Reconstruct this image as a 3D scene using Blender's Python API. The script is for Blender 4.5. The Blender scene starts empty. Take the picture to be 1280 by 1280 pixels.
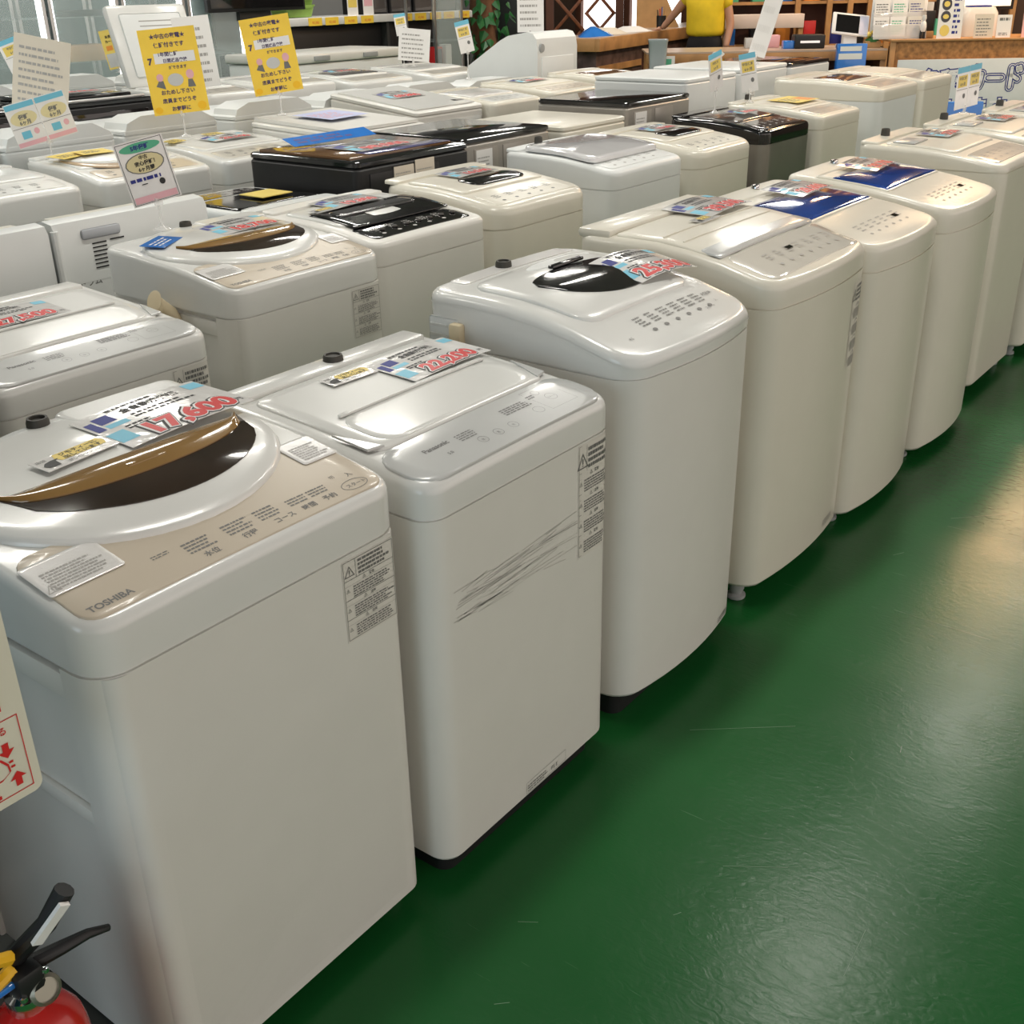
import bpy, bmesh, math, random
from mathutils import Vector, Matrix
random.seed(7)
SC = bpy.context.scene
COL = SC.collection
PI = math.pi

# ------------------------------------------------------------------ camera
cam_d = bpy.data.cameras.new('camera'); cam = bpy.data.objects.new('camera', cam_d); COL.objects.link(cam)
cam_d.sensor_width = 36.0; cam_d.lens = 36.0 * 1385 / 1280; cam_d.clip_start = 0.02
_p, _r, _y = math.radians(25.5), math.radians(-1.19), math.radians(37.73)
_f = Vector((-math.sin(_y) * math.cos(_p), math.cos(_y) * math.cos(_p), -math.sin(_p)))
_rt = Vector((math.cos(_y), math.sin(_y), 0)); _up = _rt.cross(_f)
_R = _rt * math.cos(_r) + _up * math.sin(_r); _U = _up * math.cos(_r) - _rt * math.sin(_r)
cam.matrix_world = Matrix(((_R.x, _U.x, -_f.x, 0), (_R.y, _U.y, -_f.y, 0), (_R.z, _U.z, -_f.z, 1.62), (0, 0, 0, 1)))
SC.camera = cam

# ------------------------------------------------------------------ world, exposure
wd = bpy.data.worlds.new('world'); SC.world = wd; wd.use_nodes = True
bg = wd.node_tree.nodes['Background']; bg.inputs[0].default_value = (1.0, 0.87, 0.79, 1); bg.inputs[1].default_value = 1.38
SC.view_settings.view_transform = 'Standard'; SC.view_settings.look = 'None'
SC.view_settings.exposure = 0.0; SC.view_settings.gamma = 1.0; SC.view_settings.use_curve_mapping = False
try:
    SC.cycles.use_denoising = True; SC.cycles.max_bounces = 6; SC.cycles.diffuse_bounces = 4
    SC.cycles.sample_clamp_indirect = 6.0; SC.cycles.caustics_reflective = False; SC.cycles.caustics_refractive = False
except Exception: pass

CEIL = 4.2
LAMP_W = 42.0
LAMPS = [(x, y) for x in (-8.0, -4.9, -1.7) for y in (-0.8, 2.2, 5.2, 8.2, 11.6)]
for i, (lx, ly) in enumerate(LAMPS):
    a = bpy.data.lights.new('ceiling_lamp_light', 'AREA'); a.shape = 'RECTANGLE'; a.size = 0.30; a.size_y = 1.15
    a.energy = LAMP_W; a.color = (1.0, 0.965, 0.89)
    o = bpy.data.objects.new('ceiling_lamp_light', a); o.location = (lx, ly, CEIL - 0.10); COL.objects.link(o)

a = bpy.data.lights.new('shopfront_daylight', 'AREA'); a.shape = 'RECTANGLE'; a.size = 6.0; a.size_y = 2.2; a.energy = 95.0; a.color = (0.72, 0.88, 1.0)
o = bpy.data.objects.new('shopfront_daylight', a); o.location = (-1.5, -3.9, 1.7); o.rotation_euler = (PI / 2, 0, 0); COL.objects.link(o)
for (lx, ly) in ((-2.3, 11.5), (-4.6, 12.9)):
    a = bpy.data.lights.new('warm_lamp_light', 'AREA'); a.shape = 'DISK'; a.size = 0.6; a.energy = 110.0 if lx > -3 else 45.0; a.color = (1.0, 0.62, 0.32)
    o = bpy.data.objects.new('warm_lamp_light', a); o.location = (lx, ly, CEIL - 0.42); COL.objects.link(o)

# ------------------------------------------------------------------ materials
MATS = {}
def mat(name, col, rough=0.5, metal=0.0, coat=0.0, var=0.03, scale=9.0, bump=0.0, bscale=60.0, trans=0.0, alpha=1.0, emit=0.0, ior=1.45, spec=0.5):
    if name in MATS: return MATS[name]
    m = bpy.data.materials.new(name); m.use_nodes = True; nt = m.node_tree
    b = nt.nodes['Principled BSDF']; b.inputs['Roughness'].default_value = rough; b.inputs['Metallic'].default_value = metal
    b.inputs['Coat Weight'].default_value = coat; b.inputs['Coat Roughness'].default_value = 0.08
    b.inputs['Transmission Weight'].default_value = trans; b.inputs['Alpha'].default_value = alpha; b.inputs['IOR'].default_value = ior
    b.inputs['Specular IOR Level'].default_value = spec
    tc = nt.nodes.new('ShaderNodeTexCoord'); n = nt.nodes.new('ShaderNodeTexNoise'); n.inputs['Scale'].default_value = scale
    n.inputs['Detail'].default_value = 3.0
    nt.links.new(tc.outputs['Object'], n.inputs['Vector'])
    r = nt.nodes.new('ShaderNodeValToRGB'); c = Vector(col)
    lo = [max(0, v * (1 - var)) for v in c]; hi = [min(1, v * (1 + var)) for v in c]
    r.color_ramp.elements[0].position = 0.3; r.color_ramp.elements[1].position = 0.7
    r.color_ramp.elements[0].color = (*lo, 1); r.color_ramp.elements[1].color = (*hi, 1)
    nt.links.new(n.outputs['Fac'], r.inputs['Fac']); nt.links.new(r.outputs['Color'], b.inputs['Base Color'])
    if emit:
        nt.links.new(r.outputs['Color'], b.inputs['Emission Color']); b.inputs['Emission Strength'].default_value = emit
    if bump:
        n2 = nt.nodes.new('ShaderNodeTexNoise'); n2.inputs['Scale'].default_value = bscale; n2.inputs['Detail'].default_value = 4
        nt.links.new(tc.outputs['Object'], n2.inputs['Vector'])
        bp = nt.nodes.new('ShaderNodeBump'); bp.inputs['Strength'].default_value = bump; bp.inputs['Distance'].default_value = 0.01
        nt.links.new(n2.outputs['Fac'], bp.inputs['Height']); nt.links.new(bp.outputs['Normal'], b.inputs['Normal'])
    MATS[name] = m; return m
WHITE = mat('white_enamel', (0.70, 0.69, 0.65), 0.38, var=0.015, coat=0.15)
WTOP = mat('white_plastic_top', (0.70, 0.705, 0.68), 0.24, var=0.01, coat=0.3)
WBLUE = mat('cool_white_plastic', (0.70, 0.72, 0.71), 0.35, var=0.01)
CREAM = mat('cream_plastic', (0.70, 0.67, 0.58), 0.3, var=0.015, coat=0.2)
BEIGE = mat('champagne_panel', (0.56, 0.49, 0.39), 0.3, var=0.02, coat=0.2)
GREYP = mat('pale_grey_panel', (0.52, 0.53, 0.52), 0.22, var=0.01, coat=0.3)
GREYM = mat('grey_plastic', (0.33, 0.34, 0.34), 0.4)
SILVER = mat('silver_paint', (0.36, 0.335, 0.30), 0.35, metal=0.35, var=0.03)
STEEL = mat('brushed_dark_steel', (0.30, 0.28, 0.26), 0.32, metal=0.8, var=0.12, scale=3)
CHROME = mat('chrome', (0.8, 0.8, 0.8), 0.12, metal=1.0)
BLACK = mat('black_gloss', (0.008, 0.008, 0.009), 0.08, coat=0.6)
BLACKM = mat('black_matt', (0.012, 0.012, 0.013), 0.45)
DARK = mat('dark_rubber', (0.03, 0.03, 0.028), 0.6)
KNOB = mat('dark_grey_cap', (0.045, 0.042, 0.035), 0.5)
BROWN = mat('bronze_translucent_plastic', (0.26, 0.15, 0.05), 0.12, coat=0.6, var=0.08, scale=6)
TAN = mat('tan_plastic', (0.48, 0.36, 0.24), 0.2, coat=0.4)
BLUEG = mat('blue_glass_lid', (0.01, 0.05, 0.26), 0.05, coat=0.9, var=0.4, scale=5)
SMOKE = mat('smoky_lid', (0.10, 0.09, 0.085), 0.08, coat=0.6)
CLEARL = mat('clear_gloss_lid', (0.72, 0.72, 0.73), 0.06, coat=1.0, bump=0.06, bscale=9)
PAPER = mat('white_paper', (0.80, 0.79, 0.77), 0.55, var=0.01)
LAMIN = mat('laminated_paper', (0.80, 0.79, 0.77), 0.12, coat=0.8, var=0.01, bump=0.35, bscale=14)
STICK = mat('sticker_paper', (0.66, 0.64, 0.59), 0.45, var=0.01)
CLEARST = mat('clear_sticker', (0.74, 0.73, 0.71), 0.22, coat=0.5, bump=0.08, bscale=18)
PWARM = mat('pale_warm_panel', (0.62, 0.595, 0.53), 0.2, coat=0.4, var=0.02)
INK = mat('black_ink', (0.02, 0.02, 0.02), 0.5)
INKG = mat('grey_ink', (0.16, 0.16, 0.155), 0.5)
INKL = mat('light_grey_ink', (0.36, 0.35, 0.33), 0.5)
INKN = mat('navy_ink', (0.02, 0.03, 0.22), 0.5)
INKR = mat('red_ink', (0.62, 0.03, 0.03), 0.35)
INKB = mat('sky_blue_ink', (0.16, 0.50, 0.66), 0.4)
INKW = mat('white_ink', (0.8, 0.8, 0.8), 0.4)
INKP = mat('pink_ink', (0.75, 0.42, 0.46), 0.5)
INKGR = mat('green_ink', (0.10, 0.45, 0.27), 0.5)
YEL = mat('yellow_card', (0.90, 0.62, 0.07), 0.5, var=0.04)
YELT = mat('yellow_print', (0.78, 0.60, 0.14), 0.4)
ORANGE = mat('orange_print', (0.75, 0.28, 0.05), 0.4)
TANPAP = mat('cream_paper', (0.66, 0.60, 0.50), 0.6, var=0.02)
ACRYL = mat('clear_acrylic', (0.85, 0.85, 0.83), 0.05, alpha=0.35, coat=0.5)
BLUEF = mat('blue_film', (0.03, 0.20, 0.65), 0.15, coat=0.5)
BISC = mat('yellowed_plastic', (0.66, 0.56, 0.38), 0.4)
GLASS = mat('shop_glass', (0.75, 0.88, 0.88), 0.03, alpha=0.22, coat=0.6)
ALU = mat('aluminium', (0.62, 0.63, 0.63), 0.3, metal=0.9)
WOOD = mat('pine_wood', (0.42, 0.22, 0.085), 0.5, var=0.25, scale=5)
WOODD = mat('dark_wood', (0.10, 0.035, 0.018), 0.5, var=0.3, scale=4)
TEALG = mat('dim_teal', (0.05, 0.085, 0.085), 0.4, var=0.3, scale=2)

# ------------------------------------------------------------------ mesh helpers
def link(name, verts, faces, m, parent=None, smooth=True, ang=35):
    me = bpy.data.meshes.new(name); me.from_pydata([tuple(v) for v in verts], [], faces); me.update()
    if smooth:
        me.polygons.foreach_set('use_smooth', [True] * len(me.polygons))
        try: me.set_sharp_from_angle(angle=math.radians(ang))
        except Exception: pass
    if m: me.materials.append(m)
    o = bpy.data.objects.new(name, me); COL.objects.link(o)
    if parent: o.parent = parent
    return o
def tag(o, label, cat=None, group=None, kind=None):
    if label: o['label'] = label
    if cat: o['category'] = cat
    if group: o['group'] = group
    if kind: o['kind'] = kind
    return o
def thing(name, label, cat, loc=(0, 0, 0), rz=0.0, group=None):
    o = bpy.data.objects.new(name, None); COL.objects.link(o); o.empty_display_size = 0.1
    o.location = loc; o.rotation_euler = (0, 0, rz)
    return tag(o, label, cat, group)
def dup(root, label, loc, rz=None, group=None):
    def cp(o, par):
        c = o.copy(); COL.objects.link(c); c.parent = par
        for ch in o.children: cp(ch, c)
        return c
    r = cp(root, None); r.location = loc
    if rz is not None: r.rotation_euler = (0, 0, rz)
    r['label'] = label
    if group: r['group'] = group
    return r
class MB:
    def __init__(s): s.v = []; s.f = []
    def add(s, v, f):
        n = len(s.v); s.v += [Vector(p) for p in v]; s.f += [tuple(i + n for i in q) for q in f]; return s
    def box(s, x0, x1, y0, y1, z0, z1, bev=0.0):
        bm = bmesh.new(); bmesh.ops.create_cube(bm, size=1)
        for v in bm.verts: v.co = Vector(((x0 + x1) / 2 + v.co.x * (x1 - x0), (y0 + y1) / 2 + v.co.y * (y1 - y0), (z0 + z1) / 2 + v.co.z * (z1 - z0)))
        if bev: bmesh.ops.bevel(bm, geom=bm.edges[:], offset=bev, segments=2, profile=0.5, affect='EDGES')
        bm.verts.index_update(); s.add([v.co.copy() for v in bm.verts], [[v.index for v in f.verts] for f in bm.faces]); bm.free(); return s
    def tube(s, pts, r, n=8, r2=None):
        pts = [Vector(p) for p in pts]; rings = []; k = len(pts)
        for i, p in enumerate(pts):
            t = (pts[min(i + 1, k - 1)] - pts[max(i - 1, 0)]).normalized()
            a = Vector((0, 0, 1)) if abs(t.z) < 0.9 else Vector((1, 0, 0))
            e1 = t.cross(a).normalized(); e2 = t.cross(e1)
            rr = r if r2 is None else r + (r2 - r) * i / max(1, k - 1)
            rings.append([p + (e1 * math.cos(2 * PI * j / n) + e2 * math.sin(2 * PI * j / n)) * rr for j in range(n)])
        return s.loft(rings)
    def loft(s, rings, cb=True, ct=True):
        n = len(rings[0]); v = [p for r in rings for p in r]; f = []
        for i in range(len(rings) - 1):
            for j in range(n):
                k = (j + 1) % n; f.append((i * n + j, i * n + k, (i + 1) * n + k, (i + 1) * n + j))
        if cb: f.append(tuple(reversed(range(n))))
        if ct: f.append(tuple((len(rings) - 1) * n + j for j in range(n)))
        return s.add(v, f)
    def lathe(s, prof, c=(0, 0, 0), n=20):
        c = Vector(c)
        return s.loft([[c + Vector((r * math.cos(2 * PI * j / n), r * math.sin(2 * PI * j / n), z)) for j in range(n)] for r, z in prof])
    def prism(s, poly, y0, y1, ax='y'):
        # polygon in (a,z) extruded along the other horizontal axis
        if ax == 'y': A = [Vector((a, y0, z)) for a, z in poly]; B = [Vector((a, y1, z)) for a, z in poly]
        else: A = [Vector((y0, a, z)) for a, z in poly]; B = [Vector((y1, a, z)) for a, z in poly]
        return s.loft([A, B])
    def build(s, name, m, parent=None, smooth=True, ang=35):
        return link(name, s.v, s.f, m, parent, smooth, ang)
def fixn(o):
    bm = bmesh.new(); bm.from_mesh(o.data); bmesh.ops.recalc_face_normals(bm, faces=bm.faces[:]); bm.to_mesh(o.data); bm.free(); return o

_TC = {}
def text2d(s, bold=0.0):
    if (s, bold) in _TC: return _TC[(s, bold)]
    c = bpy.data.curves.new('t', 'FONT'); c.body = s; c.offset = bold; c.resolution_u = 3
    o = bpy.data.objects.new('t', c); COL.objects.link(o)
    dg = bpy.context.evaluated_depsgraph_get(); me = bpy.data.meshes.new_from_object(o.evaluated_get(dg))
    v = [(p.co.x, p.co.y) for p in me.vertices]; f = [tuple(q.vertices) for q in me.polygons]
    xs = [a for a, b in v] or [0]; w = max(xs)
    bpy.data.objects.remove(o); bpy.data.curves.remove(c); bpy.data.meshes.remove(me)
    _TC[(s, bold)] = (v, f, w); return _TC[(s, bold)]
class P2:
    """flat print: shapes in a (u, v) plane, mapped onto a surface"""
    def __init__(s): s.v = []; s.f = []
    def _add(s, v, f):
        n = len(s.v); s.v += list(v); s.f += [tuple(i + n for i in q) for q in f]; return s
    def rect(s, u0, v0, u1, v1): return s._add([(u0, v0), (u1, v0), (u1, v1), (u0, v1)], [(0, 1, 2, 3)])
    def poly(s, pts): return s._add(pts, [tuple(range(len(pts)))])
    def ring(s, cu, cv, ru, rv, t, n=20):
        A = [(cu + ru * math.cos(2 * PI * i / n), cv + rv * math.sin(2 * PI * i / n)) for i in range(n)]
        B = [(cu + (ru - t) * math.cos(2 * PI * i / n), cv + (rv - t) * math.sin(2 * PI * i / n)) for i in range(n)]
        return s._add(A + B, [(i, (i + 1) % n, n + (i + 1) % n, n + i) for i in range(n)])
    def disc(s, cu, cv, ru, rv, n=18): return s.poly([(cu + ru * math.cos(2 * PI * i / n), cv + rv * math.sin(2 * PI * i / n)) for i in range(n)])
    def text(s, t, u, v, size, bold=0.0, center=False, sx=1.0):
        tv, tf, w = text2d(t, bold); o = u - (w * size * sx / 2 if center else 0)
        return s._add([(o + a * size * sx, v + b * size) for a, b in tv], tf)
    def lines(s, u0, v0, u1, v1, n, fill=0.55, seed=1, cw=0.006):
        R = random.Random(seed); dv = (v1 - v0) / n
        for i in range(n):
            u = u0; end = u0 + (u1 - u0) * R.uniform(0.72, 1.0)
            while u < end:
                L = cw * R.uniform(0.6, 2.2)
                s.rect(u, v0 + dv * i, min(u + L, end), v0 + dv * (i + fill)); u += L + cw * R.uniform(0.25, 0.6)
        return s
    def frame(s, u0, v0, u1, v1, t):
        return s.rect(u0, v0, u1, v0 + t).rect(u0, v1 - t, u1, v1).rect(u0, v0 + t, u0 + t, v1 - t).rect(u1 - t, v0 + t, u1, v1 - t)
    def tri(s, u, v, h, t):
        O = [(u - h * .58, v), (u + h * .58, v), (u, v + h)]; c = (u, v + h / 3)
        I = [(c[0] + (a - c[0]) * (1 - t), c[1] + (b - c[1]) * (1 - t)) for a, b in O]
        s._add(O + I, [(0, 1, 4, 3), (1, 2, 5, 4), (2, 0, 3, 5)])
        return s.rect(u - h * .05, v + h * .28, u + h * .05, v + h * .62).rect(u - h * .05, v + h * .14, u + h * .05, v + h * .22)
    def stroke(s, pts, r, n=10):
        for (a, b), (c, d) in zip(pts, pts[1:]):
            L = math.hypot(c - a, d - b) or 1; nx, ny = -(d - b) / L * r, (c - a) / L * r
            s.poly([(a - nx, b - ny), (c - nx, d - ny), (c + nx, d + ny), (a + nx, b + ny)])
        for a, b in pts: s.disc(a, b, r, r, n)
        return s
    def build(s, name, fn, m, parent):
        o = link(name, [fn(a, b) for a, b in s.v], s.f, m, parent, smooth=False)
        if ('print' in name or 'mark' in name or 'highlight' in name) and len(s.f) > 1: o['kind'] = 'stuff'
        return o

# ------------------------------------------------------------------ washing machine shell
def outline(w, d, rc, bow=0.0, i=0.0, k=6):
    hw, hd = w / 2 - i, d / 2 - i; r = max(rc - i, 0.004); P = []
    cs = [(hd - r, -hw + r, -PI / 2), (hd - r, hw - r, 0), (-hd + r, hw - r, PI / 2), (-hd + r, -hw + r, PI)]
    for ci, (cx, cy, a0) in enumerate(cs):
        for j in range(k + 1):
            a = a0 + PI / 2 * j / k; P.append((cx + r * math.cos(a), cy + r * math.sin(a)))
        nx, ny, _ = cs[(ci + 1) % 4]; a1 = a0 + PI / 2
        e0 = P[-1]; e1 = (nx + r * math.cos(a1), ny + r * math.sin(a1)); n = 9 if ci == 0 else 5
        for j in range(1, n): P.append((e0[0] + (e1[0] - e0[0]) * j / n, e0[1] + (e1[1] - e0[1]) * j / n))
    if bow: P = [(x * (1 + bow / hd * (1 - (y / hw) ** 2)) if x > 0 else x, y) for x, y in P]
    return P
def rrect(x0, x1, y0, y1, r, k=5):
    cx, cy = (x0 + x1) / 2, (y0 + y1) / 2
    return [(cx + a, cy + b) for a, b in outline(y1 - y0, x1 - x0, r, 0, 0, k)]
def ellipse(cx, cy, a, b, n=40): return [(cx + a * math.cos(2 * PI * i / n), cy + b * math.sin(2 * PI * i / n)) for i in range(n)]
def make_zf(d, prof, crown=0.0, w=0.56):
    def zf(x, y):
        t = min(1, max(0, (d / 2 - x) / d)); z = prof[-1][1]
        for (t0, z0), (t1, z1) in zip(prof, prof[1:]):
            if t <= t1:
                s = (t - t0) / (t1 - t0); z = z0 + (z1 - z0) * s; break
        return z - crown * (2 * y / w) ** 2
    return zf
def patch(name, pts, zf, lift, m, parent, thick=0.006, dome=0.0, bev=0.002):
    n = len(pts); cx = sum(p[0] for p in pts) / n; cy = sum(p[1] for p in pts) / n
    rr = sum(math.hypot(p[0] - cx, p[1] - cy) for p in pts) / n; e = 1 - bev / rr
    rings = []
    for s, dz in ((1, -thick), (1, -bev), ((1 + e) / 2, -bev * .3), (e, 0), (.86, None), (.72, None), (.56, None), (.4, None), (.24, None), (.08, None)):
        R = []
        for px, py in pts:
            x, y = cx + (px - cx) * s, cy + (py - cy) * s
            R.append((x, y, zf(x, y) + lift + (dz if dz is not None else 0) + (dome * (1 - s * s))))
        rings.append(R)
    return MB().loft(rings, cb=False).build(name, m, parent, ang=50)
def strip(name, A, B, zf, lift, m, parent, k=6, thick=0.006, bulge=0.0):
    n = len(A); v = []; f = []
    for i in range(n):
        for j in range(k + 1):
            s = j / k; x = A[i][0] + (B[i][0] - A[i][0]) * s; y = A[i][1] + (B[i][1] - A[i][1]) * s
            v.append((x, y, zf(x, y) + lift + bulge * math.sin(PI * s)))
    W = k + 1
    for i in range(n - 1):
        for j in range(k): f.append((i * W + j, i * W + j + 1, (i + 1) * W + j + 1, (i + 1) * W + j))
    b = [i * W for i in range(n)] + [(n - 1) * W + j for j in range(1, W)] + [i * W + k for i in range(n - 2, -1, -1)] + [j for j in range(k - 1, 0, -1)]
    o = len(v)
    for q in b: x, y, z = v[q]; v.append((x, y, zf(x, y) + lift - thick))
    for i in range(len(b)): j = (i + 1) % len(b); f.append((b[i], b[j], o + j, o + i))
    return fixn(link(name, v, f, m, parent, ang=50))
def topmap(zf, lift): return lambda u, v: (-v, u, zf(-v, u) + lift)   # u = +y, v = -x
def frontmap(x, bow=0.0, w=0.0, rc=0.0):
    def f(u, v):
        b = x; e = abs(u) - (w / 2 - rc)
        if w and rc and e > 0: b = x - rc + math.sqrt(max(0, rc * rc - e * e))
        if bow: b *= 1 + bow / x * (1 - (2 * u / w) ** 2)
        return (b + 0.0012, u, v)
    return f

def shell(name, label, loc, rz, w, d, zb, prof, rc=0.05, bow=0.0, fil=0.022, crown=0.003, body=None, top=None, z0=0.035, base='feet', group='top loading washing machines', gap=0.004, recess=False, cat='washing machine', belt=True):
    body = body or WHITE; top = top or WTOP
    t = thing(name, label, cat, loc, rz, group); zf = make_zf(d, prof, crown, w)
    zt = zb - gap if belt else zb
    if recess:
        m = MB(); o = [(x, y) for x, y in outline(w - 0.026, d, 0.03)]
        m.loft([[(x, y, z) for x, y in o] for z in (z0, zt - .001)])
        m.build('side_shell', body, t)
        m = MB(); xb = d / 2 - 0.085
        f = [p for p in outline(w, d, rc, bow) if p[0] > xb]
        f = [(xb, f[0][1])] + f + [(xb, f[-1][1])]
        fi = [p for p in outline(w, d, rc, bow, 0.012) if p[0] > xb]
        def lo(pts, z): return [(x, y, z) for x, y in pts]
        sq = [(x - .01 if x > xb else x, y * .985) for x, y in f]
        m.loft([lo(sq, z0), lo(f, z0 + .02), lo(f, zt)])
        m.build('front_panel', body, t)
        for s in (-1, 1):
            r_ = MB(); y0, y1 = sorted((s * (w / 2 - .016), s * (w / 2 - .002)))
            r_.box(-d / 2 + .02, xb + .002, y0, y1, zt - .055, zt - .012, .005)
            r_.build('side_rail', body, t)
            r_ = MB(); r_.box(-d / 2 + .02, -d / 2 + .05, y0, y1, z0, zt - .05, .005)
            r_.build('rear_rail', body, t)
            r_ = MB(); r_.box(-.05, xb + .002, y0, y1 if s > 0 else y1, zt * .66, zt * .66 + .028, .006)
            r_.build('side_rib', body, t)
    else:
        o = outline(w, d, rc, bow); oi = outline(w, d, rc, bow, 0.006)
        MB().loft([[(x, y, z0) for x, y in oi], [(x, y, z0 + .008) for x, y in o], [(x, y, zt) for x, y in o]]).build('cabinet', body, t)
    # top cover
    if belt:
        rings = []
        ri = outline(w, d, rc, bow, 0.005); r0 = outline(w, d, rc, bow, 0.0)
        rings.append([(x, y, zb - gap - .001) for x, y in ri]); rings.append([(x, y, zb) for x, y in ri]); rings.append([(x, y, zb + .001) for x, y in r0])
        rings.append([(x, y, (zb + zf(x, y) - fil) / 2) for x, y in r0])
    else:
        r0 = outline(w, d, rc, bow, 0.0); rings = [[(x, y, zt) for x, y in r0]]
    for j in range(0, 6):
        a = PI / 2 * j / 5; i = fil * (1 - math.cos(a)); rg = outline(w, d, rc, bow, i)
        rings.append([(x, y, zf(x, y) - fil + fil * math.sin(a)) for x, y in rg])
    last = outline(w, d, rc, bow, fil)
    for s in (.93, .85, .76, .66, .55, .44, .32, .2, .08): rings.append([(x * s, y * s, zf(x * s, y * s)) for x, y in last])
    MB().loft(rings, cb=False).build('top_cover', top, t, ang=42)
    if base == 'feet':
        for sx in (-1, 1):
            for sy in (-1, 1): MB().lathe([(.024, 0), (.027, .004), (.027, .012), (.016, .016), (.022, .03), (.022, z0 + .004)], (sx * (d / 2 - .06), sy * (w / 2 - .05), 0), 14).build('foot', GREYM, t)
    else:
        o = outline(w - .05, d - .06, .03)
        MB().loft([[(x, y, z) for x, y in o] for z in (0, z0 + .004)]).build('plinth', BLACKM, t)
    return t, zf
def knob(t, x, y, z, r=.018, h=.022, m=None):
    return MB().lathe([(r * 1.06, 0), (r, h * .75), (r * .9, h), (r * .72, h), (r * .68, h * .8)], (x, y, z - .001), 16).build('inlet_cap', m or KNOB, t)
def warning_label(t, x, u0, u1, v0, v1, seed=3, m=None, bow=0, w=0, rows=3, ink=None, rc=0):
    fm = frontmap(x, bow, w, rc); n = 14
    v = []; f = []
    for i in range(n + 1):
        u = u0 + (u1 - u0) * i / n; a = fm(u, v0); v += [(a[0] - .0006, u, v0), (a[0] - .0006, u, v1)]
    f = [(2 * i, 2 * i + 2, 2 * i + 3, 2 * i + 1) for i in range(n)]
    L = link('warning_label', v, f, m or STICK, t)
    p = P2(); W = u1 - u0; Hh = v1 - v0
    p.frame(u0 + .002, v0 + .004, u1 - .002, v1 - .002, .0008)
    hs = Hh * .24
    p.tri(u0 + W * .13, v1 - hs * .85, hs * .55, .22).rect(u0 + W * .25, v1 - hs, u0 + W * .257, v1 - .003)
    p.lines(u0 + W * .3, v1 - hs * .92, u1 - W * .05, v1 - hs * .1, 4, .6, seed, .004)
    y = v1 - hs; seg = (Hh - hs - .006) / rows; heads = ['警告', '注意', '注意', '警告']
    for r in range(rows):
        p.rect(u0 + .002, y - .0008, u1 - .002, y)
        p.tri(u0 + W * .40, y - seg * .24, seg * .19, .25).text(heads[r % 4], u0 + W * .5, y - seg * .22, seg * .17, .02)
        p.rect(u0 + .002, y - seg * .29, u1 - .002, y - seg * .282)
        p.tri(u0 + W * .08, y - seg * .62, seg * .2, .25).lines(u0 + W * .18, y - seg * .95, u1 - W * .04, y - seg * .33, 5, .5, seed + r + 5, .0045)
        y -= seg
    p.build('print', lambda a, b: (fm(a, b)[0] + .0004, a, b), ink or INKG, L)
    return L

# ------------------------------------------------------------------ the room
def struct(name, mb, m, parent=None):
    o = mb.build(name, m, parent)
    if not parent: o['kind'] = 'structure'
    return o
def floor_mat():
    m = bpy.data.materials.new('green_floor_paint'); m.use_nodes = True; nt = m.node_tree; b = nt.nodes['Principled BSDF']; b.inputs['Specular IOR Level'].default_value = .24
    N = nt.nodes.new; Lk = nt.links.new
    tc = N('ShaderNodeTexCoord')
    n = N('ShaderNodeTexNoise'); n.inputs['Scale'].default_value = 1.3; n.inputs['Detail'].default_value = 6; Lk(tc.outputs['Object'], n.inputs['Vector'])
    r = N('ShaderNodeValToRGB'); r.color_ramp.elements[0].position = .3; r.color_ramp.elements[1].position = .75
    r.color_ramp.elements[0].color = (.008, .090, .019, 1); r.color_ramp.elements[1].color = (.013, .118, .026, 1); Lk(n.outputs['Fac'], r.inputs['Fac'])
    # scattered fine scratches
    mp = N('ShaderNodeMapping'); mp.inputs['Scale'].default_value = (3, 60, 1); mp.inputs['Rotation'].default_value = (0, 0, .9); Lk(tc.outputs['Object'], mp.inputs['Vector'])
    n2 = N('ShaderNodeTexNoise'); n2.inputs['Scale'].default_value = 2.2; n2.inputs['Detail'].default_value = 8; Lk(mp.outputs['Vector'], n2.inputs['Vector'])
    r2 = N('ShaderNodeValToRGB'); r2.color_ramp.elements[0].position = .70; r2.color_ramp.elements[1].position = .80; Lk(n2.outputs['Fac'], r2.inputs['Fac'])
    mx = N('ShaderNodeMixRGB'); mx.inputs[2].default_value = (.10, .24, .12, 1); Lk(r2.outputs['Color'], mx.inputs[0]); Lk(r.outputs['Color'], mx.inputs[1])
    Lk(mx.outputs['Color'], b.inputs['Base Color'])
    n3 = N('ShaderNodeTexNoise'); n3.inputs['Scale'].default_value = 7; n3.inputs['Detail'].default_value = 5; Lk(tc.outputs['Object'], n3.inputs['Vector'])
    mr = N('ShaderNodeMapRange'); mr.inputs['To Min'].default_value = .20; mr.inputs['To Max'].default_value = .30; Lk(n3.outputs['Fac'], mr.inputs['Value']); Lk(mr.outputs['Result'], b.inputs['Roughness'])
    mp4 = N('ShaderNodeMapping'); mp4.inputs['Scale'].default_value = (1.0, 2.2, 1); mp4.inputs['Rotation'].default_value = (0, 0, .6); Lk(tc.outputs['Object'], mp4.inputs['Vector'])
    n4 = N('ShaderNodeTexNoise'); n4.inputs['Scale'].default_value = 26; n4.inputs['Detail'].default_value = 5; n4.inputs['Distortion'].default_value = 1.2; Lk(mp4.outputs['Vector'], n4.inputs['Vector'])
    bp = N('ShaderNodeBump'); bp.inputs['Strength'].default_value = .075; bp.inputs['Distance'].default_value = .01; Lk(n4.outputs['Fac'], bp.inputs['Height']); Lk(bp.outputs['Normal'], b.inputs['Normal'])
    return m
FLOOR = floor_mat()
struct('floor', MB().box(-13, 4, -4, 17, -.1, 0), FLOOR)
GREYF = mat('grey_floor_mat', (.055, .062, .058), .7, var=.15, scale=6)
CEILM = mat('ceiling_board', (.22, .22, .21), .8, var=.03, bump=.1)
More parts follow.
